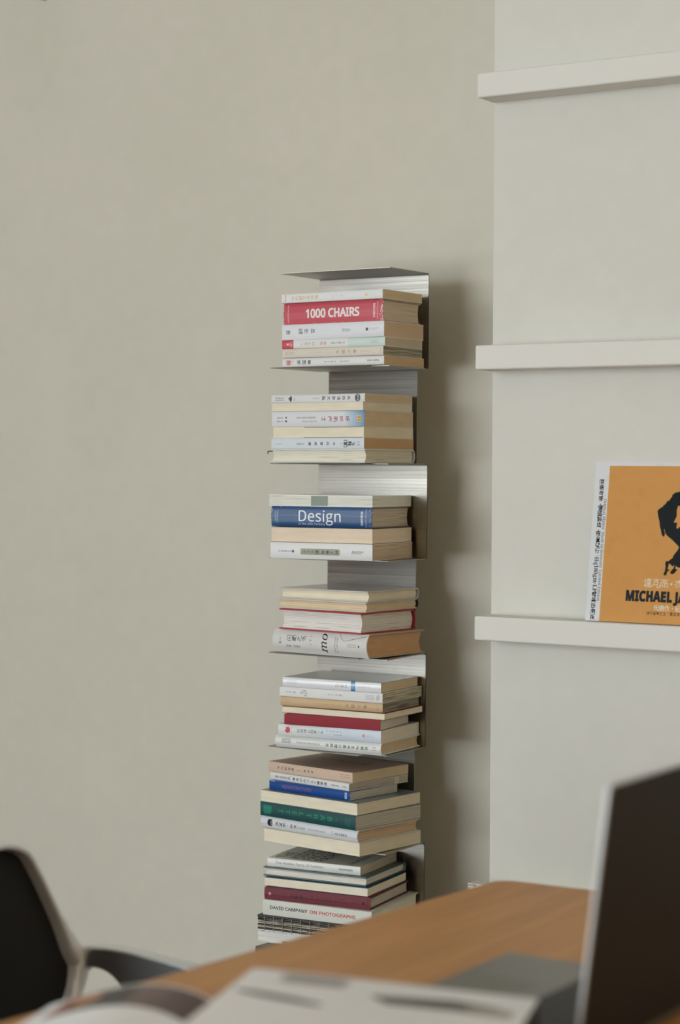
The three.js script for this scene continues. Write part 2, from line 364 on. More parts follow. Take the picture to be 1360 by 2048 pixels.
function wear(g, w, h, n, spread, color) {                  // rubbed, frayed edges of an old spine
  g.strokeStyle = color; g.lineCap = 'round';
  for (let i = 0; i < n; i++) { const side = rnd(); let x, y; if (side < 0.36) { x = w - Math.pow(rnd(), 2) * spread; y = rnd() * h; } else if (side < 0.55) { x = Math.pow(rnd(), 2) * spread * 0.5; y = rnd() * h; } else { x = rnd() * w; y = rnd() < 0.5 ? rnd() * h * 0.03 : h - rnd() * h * 0.035; } g.lineWidth = 0.8 + rnd() * 2.6; g.globalAlpha = 0.35 + rnd() * 0.6; g.beginPath(); g.moveTo(x, y); g.lineTo(x + (rnd() - 0.5) * (side < 0.55 ? 6 : 26), y + (rnd() - 0.5) * (side < 0.55 ? 34 : 4)); g.stroke(); }
  g.globalAlpha = 1;
}
// spec: x z turn(deg) W D T; soft/hard; face 'spine' or 'pages' towards the room
function makeBook(s, y) {
  const { W, D, T } = s, hard = s.hard, c = hard ? 0.0024 : (s.coverT ?? 0.0007), inset = hard ? (s.inset ?? 0.003) : 0.0003, back = s.face === 'pages';
  const t = thing(s.name ?? (hard ? 'hardback_book' : 'paperback_book'), s.label, s.category ?? 'book', [s.x, y, s.z], R(s.turn), s.group);
  const flip = (prof) => back ? prof.map(([z, yy]) => [-z, yy]) : prof;       // built with the spine to the front (+z), mirrored when the pages face the room
  const bulge = hard ? (s.bulge ?? 0.004) : 0, r = hard ? 0.0012 : Math.min(s.round ?? 0.0016, T / 3);
  // page block: fore-edge at -z hollow for hardbacks, spine side rounded
  const hollow = hard ? (s.hollow ?? 0.004) : 0.0006 * (rnd() - 0.3), zs = D / 2 - (hard ? 0.0028 : c) - 0.0002 - bulge, zf = -D / 2 + inset, y0 = c, y1 = T - c, N = 8, pb = [];
  const lean = (rnd() - 0.5) * (hard ? 0.001 : 0.0016);
  for (let i = 0; i <= N; i++) { const v = i / N; pb.push([zf + hollow * Math.sin(Math.PI * v) + lean * (v - 0.5), y0 + (y1 - y0) * v]); }
  for (let i = N; i >= 0; i--) { const v = i / N; pb.push([zs + bulge * 0.8 * Math.sin(Math.PI * v), y0 + (y1 - y0) * v]); }
  const off = rnd() * 3, pages = part('page_block', prism(flip(pb), W - 2 * inset, (x, yy, z) => [x + z * 0.93 + off, yy + off * 0.37], 0.5), pageMat(s.pages ?? 'plain', s.tint ?? '#e6d8bd'), t);
  // boards or paper covers
  const face = s.coverMap ? std({ map: s.coverMap, roughness: s.gloss ?? 0.45 }) : coverMat(s.cover, s.gloss ?? 0.5), edge = coverMat(s.boards ?? s.cover, s.gloss ?? 0.5);
  const zc0 = -D / 2, zc1 = D / 2 - (hard ? bulge + 0.001 : r);
  const board = (yy, name, m) => { const g = hard ? new RoundedBoxGeometry(W, c, zc1 - zc0, 2, 0.0009) : new THREE.BoxGeometry(W, c, zc1 - zc0); g.translate(0, yy + c / 2, (back ? -1 : 1) * (zc0 + zc1) / 2);
    if (s.coverMap) { const p = g.attributes.position, uv = g.attributes.uv; for (let i = 0; i < p.count; i++) uv.setXY(i, p.getX(i) / W + 0.5, 0.5 - p.getZ(i) / D); }
    return part(name, g, m, t); };
  board(T - c, 'front_cover', s.coverMap ? face : edge); board(0, 'back_cover', s.back ? coverMat(s.back, 0.5) : edge);
  // spine
  let sp;
  const si = hard ? 0.0022 : c;
  if (hard) { const a = [], b = []; for (let i = 0; i <= 10; i++) { const v = i / 10; a.push([D / 2 - bulge + bulge * Math.sin(Math.PI * v) ** 0.8, 0.0003 + (T - 0.0006) * v]); b.unshift([D / 2 - bulge - si + bulge * Math.sin(Math.PI * v) ** 0.8, 0.0003 + (T - 0.0006) * v]); } sp = [...a, ...b]; }
  else sp = [...arc(D / 2 - r, r, r, r, -Math.PI / 2, 0, 4), ...arc(D / 2 - r, T - r, r, r, 0, Math.PI / 2, 4), [D / 2 - r, T - c], [D / 2 - c, T - r], [D / 2 - c, r], [D / 2 - r, c]];
  const h = Math.max(48, Math.round(SPINE_W * T / W)), sm = s.draw ? std({ map: canvasMap(SPINE_W, h, (g, w, hh) => { g.fillStyle = s.cover; g.fillRect(0, 0, w, hh); s.draw(g, w, hh); }), roughness: s.gloss ?? 0.5 }) : coverMat(s.spine ?? s.cover, s.gloss ?? 0.5);
  part('spine', prism(flip(sp), W, (x, yy) => [x / W + 0.5, yy / T], 0.7), sm, t);
  s.extra?.(t, s);
  return t;
}
// stacks are listed from the top book down, as seen
const WHITE = '#e9eaea', INK = '#23272b';
const STACKS = [];
STACKS.push({ plate: 1, group: 'books on the first steel plate from the top', books: [
  { x: 0.0058, z: 0.0785, turn: -1.97, W: 0.2085, D: 0.1216, T: 0.0156, cover: WHITE, tint: '#cfb78c', label: 'white paperback with pale yellow characters, topmost of the highest pile',
    draw: (g, w, h) => { latin(g, 'Xiron', 0.04 * w, h / 2, h * 0.3, { turn: -1, color: '#d9a44a', italic: true, bold: true }); han(g, '你的感冒很梵高', 0.115 * w, h * 0.5, h * 0.43, { turn: -1, color: '#d8b06a', step: 0.0395 * w }); han(g, '人·今', 0.515 * w, h * 0.47, h * 0.5, { turn: -1, color: '#c3c4c4', step: 0.045 * w, weight: 0.06 }); g.fillStyle = '#ecc98d'; g.fillRect(0.83 * w, h * 0.38, 0.026 * w, h * 0.24); tiny(g, 0.865 * w, 0.93 * w, h * 0.48, h * 0.13, '#d5d3cc'); } },
  { x: 0.0034, z: 0.0736, turn: -1.73, W: 0.2046, D: 0.1177, T: 0.0365, cover: '#c5414f', boards: '#b79c93', hard: true, inset: 0.0025, bulge: 0.002, hollow: 0.003, pages: 'lined', tint: '#cdbda4', gloss: 0.42, label: 'thick worn red book with big white lettering about chairs',
    draw: (g, w, h) => { latin(g, '1000 CHAIRS', 0.497 * w, h * 0.52, h * 0.53, { color: '#e9e2de', fit: 0.545 * w, stroke: h * 0.045, sx: 1 }); latin(g, 'TASCHEN', 0.915 * w, h * 0.5, h * 0.17, { turn: -1, color: '#ece2de', bold: true, fit: h * 0.66 }); latin(g, 'Bibliotheca Universalis', 0.946 * w, h * 0.5, h * 0.1, { turn: -1, color: '#e6cfcc', italic: true, font: 'serif', fit: h * 0.86 }); latin(g, 'Charlotte & Peter Fiell', 0.047 * w, h * 0.5, h * 0.1, { turn: -1, color: '#efdcd9', fit: h * 0.84 }); g.fillStyle = '#d9cbc3'; for (let i = 0; i < 26; i++) { g.globalAlpha = 0.8; g.fillRect(w - Math.pow(rnd(), 1.6) * 30, rnd() * h, 3 + rnd() * 12, 3 + rnd() * 16); } wear(g, w, h, 150, 42, '#e6dcd4'); } },
  { x: 0.0054, z: 0.074, turn: -1.83, W: 0.2105, D: 0.1225, T: 0.0264, cover: '#e4e8ea', tint: '#c9ad88', label: 'thick white paperback with three dark outlined characters, under the red book',
    draw: (g, w, h) => { han(g, '日', 0.062 * w, h * 0.5, h * 0.24, { turn: -1, color: INK, weight: 0.16 }); han(g, '二'.replace('二', '一') + '一', 0.045 * w, h * 0.5, h * 0.16, { turn: -1, color: INK, step: 0.036 * w }); han(g, '翻译官', 0.185 * w, h * 0.47, h * 0.34, { turn: -1, color: '#3b4045', step: 0.06 * w, weight: 0.075 }); g.strokeStyle = '#c6dbe6'; g.lineWidth = h * 0.035; g.beginPath(); g.arc(0.348 * w, h * 0.46, h * 0.15, 0.6, 5.6); g.stroke(); tiny(g, 0.385 * w, 0.49 * w, h * 0.45, h * 0.07, '#c2d3dc'); han(g, '译若', 0.612 * w, h * 0.5, h * 0.25, { turn: -1, color: '#85898c', step: 0.033 * w, weight: 0.08 }); tiny(g, 0.662 * w, 0.68 * w, h * 0.5, h * 0.13, '#85898c'); g.fillStyle = '#40464a'; g.fillRect(0.825 * w, h * 0.4, 0.022 * w, h * 0.18); tiny(g, 0.853 * w, 0.95 * w, h * 0.45, h * 0.07, '#8d9194'); tiny(g, 0.853 * w, 0.93 * w, h * 0.54, h * 0.06, '#b5b8ba'); } },
  { x: 0.0053, z: 0.0751, turn: -0.46, W: 0.2088, D: 0.1212, T: 0.015, cover: '#e6e6e3', tint: '#bcae93', label: 'white paperback with a red block at left and a mint green right end',
    draw: (g, w, h) => { g.fillStyle = '#c94550'; g.fillRect(0, 0, 0.113 * w, h); latin(g, 'X', 0.058 * w, h * 0.5, h * 0.5, { turn: -1, color: '#f0e9e6', bold: true, sx: 1.1 }); tiny(g, 0.075 * w, 0.108 * w, h * 0.3, h * 0.17, '#efdcd8'); tiny(g, 0.075 * w, 0.108 * w, h * 0.52, h * 0.17, '#efdcd8'); tiny(g, 0.075 * w, 0.108 * w, h * 0.72, h * 0.17, '#efdcd8'); han(g, '人生不过一场爱', 0.195 * w, h * 0.5, h * 0.42, { turn: -1, color: '#b9636e', step: 0.0385 * w, weight: 0.07 }); tiny(g, 0.485 * w, 0.615 * w, h * 0.5, h * 0.24, '#84807e'); g.fillStyle = '#cfe0d9'; g.fillRect(0.648 * w, 0, w, h); tiny(g, 0.862 * w, 0.945 * w, h * 0.44, h * 0.11, '#8fa39b'); tiny(g, 0.862 * w, 0.945 * w, h * 0.6, h * 0.11, '#8fa39b'); } },
  { x: 0.0048, z: 0.0739, turn: -1.44, W: 0.2072, D: 0.1228, T: 0.0156, cover: '#ddd5c6', pages: 'photo', tint: '#b3ab9a', label: 'cream paperback with faint brown print and grey striped page edges',
    draw: (g, w, h) => { tiny(g, 0.03 * w, 0.125 * w, h * 0.4, h * 0.14, '#a39c90'); tiny(g, 0.03 * w, 0.125 * w, h * 0.58, h * 0.14, '#a39c90'); tiny(g, 0.245 * w, 0.41 * w, h * 0.5, h * 0.1, '#bdb3a2'); tiny(g, 0.43 * w, 0.51 * w, h * 0.5, h * 0.1, '#bdb3a2'); han(g, '京國之春', 0.555 * w, h * 0.5, h * 0.4, { turn: -1, color: '#9c907c', step: 0.0565 * w }); tiny(g, 0.78 * w, 0.9 * w, h * 0.5, h * 0.12, '#aea48f'); g.strokeStyle = '#b59f7b'; g.lineWidth = 2; g.strokeRect(0.972 * w, h * 0.25, 0.014 * w, h * 0.5); } },
  { x: 0.0024, z: 0.0673, turn: -1.57, W: 0.2095, D: 0.1253, T: 0.0153, cover: '#e5e5e4', tint: '#c8a777', label: 'white paperback with a small red seal and black brush characters, lowest of the highest pile',
    draw: (g, w, h) => { g.fillStyle = '#c9584e'; g.beginPath(); g.roundRect(0.042 * w, h * 0.26, 0.042 * w, h * 0.5, 6); g.fill(); tiny(g, 0.048 * w, 0.08 * w, h * 0.4, h * 0.2, '#f0dcd4'); tiny(g, 0.048 * w, 0.08 * w, h * 0.62, h * 0.2, '#f0dcd4'); tiny(g, 0.095 * w, 0.11 * w, h * 0.35, h * 0.12, '#777'); tiny(g, 0.095 * w, 0.11 * w, h * 0.6, h * 0.12, '#777'); han(g, '战国策', 0.165 * w, h * 0.5, h * 0.46, { turn: -1, color: '#1e1e1e', step: 0.0535 * w, weight: 0.11 }); tiny(g, 0.42 * w, 0.54 * w, h * 0.52, h * 0.16, '#8b8b8a'); tiny(g, 0.565 * w, 0.665 * w, h * 0.52, h * 0.16, '#8b8b8a'); tiny(g, 0.84 * w, 0.958 * w, h * 0.5, h * 0.2, '#4a4a4a'); } },
] });
STACKS.push({ plate: 2, group: 'books on the second steel plate from the top', books: [
  { x: -0.0225, z: 0.0633, turn: -4.06, W: 0.2004, D: 0.1395, T: 0.014, cover: '#e2e3e3', tint: '#d3bc97', label: 'white paperback with a black oval emblem at its right end, topmost of the second pile',
    draw: (g, w, h) => { tiny(g, 0.04 * w, 0.135 * w, h * 0.4, h * 0.16, '#555', 1); tiny(g, 0.04 * w, 0.135 * w, h * 0.64, h * 0.16, '#555', 1); g.fillStyle = '#3d4437'; g.beginPath(); g.ellipse(0.213 * w, h * 0.52, 0.012 * w, h * 0.36, 0.1, 0, 7); g.fill(); g.beginPath(); g.ellipse(0.205 * w, h * 0.55, 0.02 * w, h * 0.13, 0.5, 0, 7); g.fill(); han(g, '林', 0.25 * w, h * 0.55, h * 0.42, { turn: 1, color: '#a5aa9c', weight: 0.06 }); tiny(g, 0.45 * w, 0.52 * w, h * 0.52, h * 0.18, '#9a9b9b', 1); han(g, '朱自清散文集', 0.835 * w, h * 0.5, h * 0.5, { turn: 1, color: '#26292c', step: -0.0535 * w, weight: 0.09 }); g.fillStyle = '#2c2f33'; g.beginPath(); g.roundRect(0.898 * w, h * 0.06, 0.056 * w, h * 0.88, 26); g.fill(); g.strokeStyle = '#dcdedf'; g.lineWidth = 2; g.beginPath(); g.roundRect(0.904 * w, h * 0.12, 0.044 * w, h * 0.76, 20); g.stroke(); latin(g, 'DTP', 0.926 * w, h * 0.5, h * 0.36, { turn: 1, color: '#e6e7e7', bold: true }); } },
  { x: -0.0226, z: 0.0635, turn: -4.85, W: 0.1988, D: 0.141, T: 0.0144, face: 'pages', cover: '#d8d2c4', tint: '#e6d7bf', label: 'book with cream page edges to the front, second from the top of the second pile' },
  { x: -0.0221, z: 0.0616, turn: -4.51, W: 0.2001, D: 0.1411, T: 0.0265, cover: '#e1e3e5', tint: '#d0b890', label: 'thick white paperback fading to blue with a small yellow square at its right end',
    draw: (g, w, h) => { const q = g.createLinearGradient(0.76 * w, 0, w, -h * 0.6); q.addColorStop(0, 'rgba(110,160,205,0)'); q.addColorStop(0.55, 'rgba(110,158,202,.62)'); q.addColorStop(1, 'rgba(82,136,188,1)'); g.fillStyle = q; g.fillRect(0.7 * w, 0, w, h); tiny(g, 0.055 * w, 0.135 * w, h * 0.42, h * 0.1, '#5b5e60', 1); tiny(g, 0.055 * w, 0.135 * w, h * 0.64, h * 0.1, '#5b5e60', 1); g.fillStyle = '#2b2e30'; g.beginPath(); g.arc(0.158 * w, h * 0.64, h * 0.07, 0, 7); g.arc(0.158 * w, h * 0.4, h * 0.06, 0, 7); g.fill(); tiny(g, 0.27 * w, 0.48 * w, h * 0.42, h * 0.11, '#7d4a4c', 1); latin(g, 'Jennifer Worth', 0.415 * w, h * 0.66, h * 0.17, { turn: 2, color: '#8d9092', italic: true, font: 'serif' }); han(g, '呼叫助产士', 0.822 * w, h * 0.52, h * 0.34, { turn: 1, color: '#9b3f45', step: -0.063 * w, weight: 0.105 }); g.fillStyle = '#ecc658'; g.fillRect(0.922 * w, h * 0.3, 0.046 * w, h * 0.42); tiny(g, 0.93 * w, 0.965 * w, h * 0.42, h * 0.14, '#5b4a2a', 1); tiny(g, 0.93 * w, 0.965 * w, h * 0.6, h * 0.14, '#5b4a2a', 1); } },
  { x: -0.0206, z: 0.0618, turn: -4.7, W: 0.1968, D: 0.1421, T: 0.019, face: 'pages', cover: '#d9d5c8', tint: '#e5d6bd', label: 'book with cream page edges to the front, below the spine that fades to blue',
    extra: (t, s) => { part('front_flap', box(0.126, 0.0008, 0.004, 0.0335, s.T - 0.0014, s.D / 2 - 0.0016), coverMat('#4b6a74', 0.5), t); part('front_flap', box(0.126, 0.0008, 0.004, 0.033, 0.0002, s.D / 2 - 0.0016), coverMat('#46585e', 0.5), t); } },
  { x: -0.0209, z: 0.0632, turn: -4.48, W: 0.2, D: 0.1433, T: 0.019, cover: '#dbe1e6', tint: '#c79c66', label: 'pale blue-white paperback with a large black emblem near its right end',
    draw: (g, w, h) => { g.fillStyle = '#222'; g.beginPath(); g.moveTo(0.118 * w, h * 0.42); g.lineTo(0.108 * w, h * 0.5); g.lineTo(0.12 * w, h * 0.62); g.lineTo(0.112 * w, h * 0.54); g.closePath(); g.fill(); tiny(g, 0.04 * w, 0.108 * w, h * 0.53, h * 0.13, '#9aa0a4', 1); tiny(g, 0.28 * w, 0.36 * w, h * 0.54, h * 0.2, '#62676b', 1); han(g, '今日宜逃避', 0.682 * w, h * 0.52, h * 0.29, { turn: 1, color: '#2f3437', step: -0.065 * w, weight: 0.13 }); tiny(g, 0.745 * w, 0.775 * w, h * 0.52, h * 0.1, '#777', 1); g.strokeStyle = '#222'; g.lineWidth = h * 0.045; g.strokeRect(0.79 * w, h * 0.22, 0.03 * w, h * 0.6); han(g, '國', 0.805 * w, h * 0.52, h * 0.24, { turn: 1, color: '#222', weight: 0.16 }); han(g, '林', 0.845 * w, h * 0.52, h * 0.56, { turn: 1, color: '#222', weight: 0.12, sx: 0.7 }); han(g, '少', 0.885 * w, h * 0.52, h * 0.56, { turn: 1, color: '#222', weight: 0.12, sx: 0.7 }); tiny(g, 0.925 * w, 0.955 * w, h * 0.38, h * 0.16, '#777', 1); tiny(g, 0.925 * w, 0.955 * w, h * 0.62, h * 0.16, '#777', 1); } },
  { x: -0.0201, z: 0.0642, turn: -3.81, W: 0.2037, D: 0.147, T: 0.0234, face: 'pages', hard: true, cover: '#dddcd6', pages: 'lined', tint: '#dfd8c9', label: 'white hardback with pale page edges to the front, lowest of the second pile',
    extra: (t, s) => { const rb = new THREE.TubeGeometry(new THREE.CatmullRomCurve3([[-0.098, 0.0195, 0.068], [-0.103, 0.0196, 0.0745], [-0.1045, 0.0188, 0.0762], [-0.1035, 0.0165, 0.0758], [-0.1045, 0.015, 0.0764]].map((p) => new THREE.Vector3(...p))), 16, 0.0009, 6); part('ribbon_marker', rb, coverMat('#6b3f2e', 0.8), t).userData.label = 'brown ribbon end'; } },
] });
STACKS.push({ plate: 3, group: 'books on the third steel plate from the top', books: [
  { x: -0.0114, z: 0.0826, turn: 4.15, W: 0.2003, D: 0.1438, T: 0.0191, face: 'pages', name: 'magazine', cover: '#d4d5d2', gloss: 0.15, pages: 'lined', tint: '#dcdbd5', label: 'glossy thick magazine with a grey-green band on its page edges', category: 'magazine',
    extra: (t, s) => { part('edge_band', box(0.032, s.T - 0.002, 0.0006, -0.0015, 0.001, s.D / 2 - 0.0001), coverMat('#8f9a8e', 0.6), t).userData.label = 'grey-green band across the page edges'; } },
  { x: -0.0109, z: 0.0827, turn: 4.36, W: 0.194, D: 0.1425, T: 0.0352, cover: '#1b4b7d', boards: '#8b8279', hard: true, inset: 0.0022, bulge: 0.003, pages: 'lined', tint: '#c5b7a3', gloss: 0.4, label: 'thick worn dark blue book with large thin white lettering about design',
    draw: (g, w, h) => { latin(g, 'Design', 0.488 * w, h * 0.46, h * 0.74, { color: '#eceff2', fit: 0.445 * w }); latin(g, 'of the 20th Century', 0.275 * w, h * 0.84, h * 0.145, { color: '#d7e0ea', align: 'left', fit: 0.265 * w }); latin(g, 'TASCHEN', 0.908 * w, h * 0.54, h * 0.17, { turn: -1, color: '#eef1f4', bold: true, fit: h * 0.68 }); latin(g, 'Bibliotheca Universalis', 0.946 * w, h * 0.52, h * 0.1, { turn: -1, color: '#c3d2e2', italic: true, font: 'serif', fit: h * 0.88 }); latin(g, 'CHARLOTTE', 0.045 * w, h * 0.48, h * 0.1, { turn: -1, color: '#c9d6e4', fit: h * 0.52 }); latin(g, '& PETER FIELL', 0.065 * w, h * 0.5, h * 0.1, { turn: -1, color: '#c9d6e4', fit: h * 0.6 }); g.fillStyle = '#7f9dc0'; for (let i = 0; i < 70; i++) { g.globalAlpha = 0.25 + rnd() * 0.3; g.beginPath(); g.arc(rnd() * w, h * (0.25 + rnd() * 0.75), 0.6 + rnd() * 1.6, 0, 7); g.fill(); } wear(g, w, h, 110, 34, '#d5dbe0'); } },
  { x: -0.0016, z: 0.0923, turn: 5.46, W: 0.1924, D: 0.1523, T: 0.0255, face: 'pages', cover: '#5a4a48', tint: '#e7cfae', label: 'thick book with peach page edges to the front, under the blue book' },
  { x: 0.0007, z: 0.0955, turn: 5.87, W: 0.1927, D: 0.1568, T: 0.0276, cover: '#e7e8e8', pages: 'lined', tint: '#c6b094', round: 0.001, label: 'thick white paperback with an olive green plaque on its spine',
    draw: (g, w, h) => { tiny(g, 0.08 * w, 0.2 * w, h * 0.53, h * 0.1, '#565a5c', 1); g.fillStyle = '#4a4e4b'; g.beginPath(); g.arc(0.224 * w, h * 0.53, h * 0.085, 0, 7); g.fill(); g.fillStyle = '#9b9c85'; g.strokeStyle = '#85866f'; g.lineWidth = 3; g.beginPath(); g.roundRect(0.302 * w, h * 0.36, 0.382 * w, h * 0.35, 12); g.fill(); g.stroke(); han(g, '村上春树', 0.652 * w, h * 0.535, h * 0.21, { turn: 1, color: '#33342b', step: -0.0445 * w, weight: 0.12 }); han(g, '若', 0.462 * w, h * 0.535, h * 0.26, { turn: 1, color: '#33342b', weight: 0.12 }); han(g, '林少华', 0.418 * w, h * 0.535, h * 0.13, { turn: 1, color: '#3f4037', step: -0.022 * w }); han(g, '译', 0.338 * w, h * 0.535, h * 0.14, { turn: 1, color: '#3f4037' }); tiny(g, 0.8 * w, 0.918 * w, h * 0.48, h * 0.11, '#5d6062', 1); tiny(g, 0.8 * w, 0.9 * w, h * 0.58, h * 0.1, '#73767a', 1); } },
] });
STACKS.push({ plate: 4, group: 'books on the fourth steel plate from the top', books: [
  { x: -0.0027, z: 0.0662, turn: -2.64, W: 0.1861, D: 0.1545, T: 0.0185, face: 'pages', hard: true, cover: '#cfcfca', gloss: 0.2, tint: '#dfd0b8', label: 'glossy white hardback with cream page edges, topmost of the fourth pile' },
  { x: -0.0053, z: 0.0667, turn: -3.43, W: 0.1892, D: 0.156, T: 0.0171, face: 'pages', hard: true, cover: '#d6d2c4', spine: '#2a2c2e', pages: 'lined', tint: '#d8c49c', label: 'hardback with tan page edges and a black spine end, above the red hardback' },
  { x: 0.0021, z: 0.0788, turn: -5.91, W: 0.1798, D: 0.1526, T: 0.0353, face: 'pages', hard: true, cover: '#b23a44', bulge: 0.006, inset: 0.0045, pages: 'lined', tint: '#d9d6d0', gloss: 0.6, label: 'thick hardback with red boards and white page edges to the front' },
  { x: 0.0002, z: 0.0724, turn: -6.05, W: 0.2063, D: 0.1623, T: 0.0404, cover: '#dbdad5', boards: '#b9aa96', hard: true, bulge: 0.008, hollow: 0.007, inset: 0.004, tint: '#cb9b66', gloss: 0.55, label: 'very thick white hardback with a large black script word and brown page edges',
    draw: (g, w, h) => { latin(g, '|', 0.085 * w, h * 0.42, h * 0.24, { turn: 0, color: INK }); tiny(g, 0.072 * w, 0.1 * w, h * 0.58, h * 0.07, INK); han(g, '问题之书', 0.18 * w, h * 0.36, h * 0.235, { turn: -1, color: '#34373a', step: 0.055 * w, weight: 0.085 }); tiny(g, 0.15 * w, 0.2 * w, h * 0.7, h * 0.085, '#55585a'); tiny(g, 0.225 * w, 0.305 * w, h * 0.7, h * 0.085, '#55585a'); latin(g, '[', 0.413 * w, h * 0.56, h * 0.13, { turn: -1, color: INK }); han(g, '下', 0.413 * w, h * 0.4, h * 0.12, { turn: -1, color: INK }); latin(g, ']', 0.413 * w, h * 0.24, h * 0.13, { turn: -1, color: INK });
      latin(g, 'mo', 0.552 * w, h * 0.5, h * 0.5, { turn: -1, color: '#17191b', italic: true, stroke: 1.5, font: 'serif', fit: h * 0.8 });
      for (const x of [0.672, 0.695]) { g.save(); g.translate(x * w, h * 0.5); g.rotate(-Math.PI / 2); tiny(g, -h * 0.36, h * 0.34, 0, h * 0.055, '#6a6d6f', 0); g.restore(); }
      g.strokeStyle = '#4a4d4f'; g.lineWidth = 2.4; g.beginPath(); g.moveTo(0.705 * w, 0); g.bezierCurveTo(0.715 * w, h * 0.14, 0.73 * w, h * 0.22, 0.752 * w, h * 0.3); g.bezierCurveTo(0.8 * w, h * 0.36, 0.84 * w, h * 0.2, 0.99 * w, h * 0.1); g.moveTo(0.845 * w, h * 0.26); g.bezierCurveTo(0.9 * w, h * 0.16, 0.95 * w, h * 0.14, 0.99 * w, h * 0.04); g.stroke(); tiny(g, 0.8 * w, 0.9 * w, h * 0.46, h * 0.055, '#777'); tiny(g, 0.8 * w, 0.9 * w, h * 0.54, h * 0.055, '#777'); g.fillStyle = '#222'; g.beginPath(); g.moveTo(0.915 * w, h * 0.45); g.lineTo(0.928 * w, h * 0.5); g.lineTo(0.922 * w, h * 0.58); g.lineTo(0.912 * w, h * 0.52); g.fill(); } },
] });
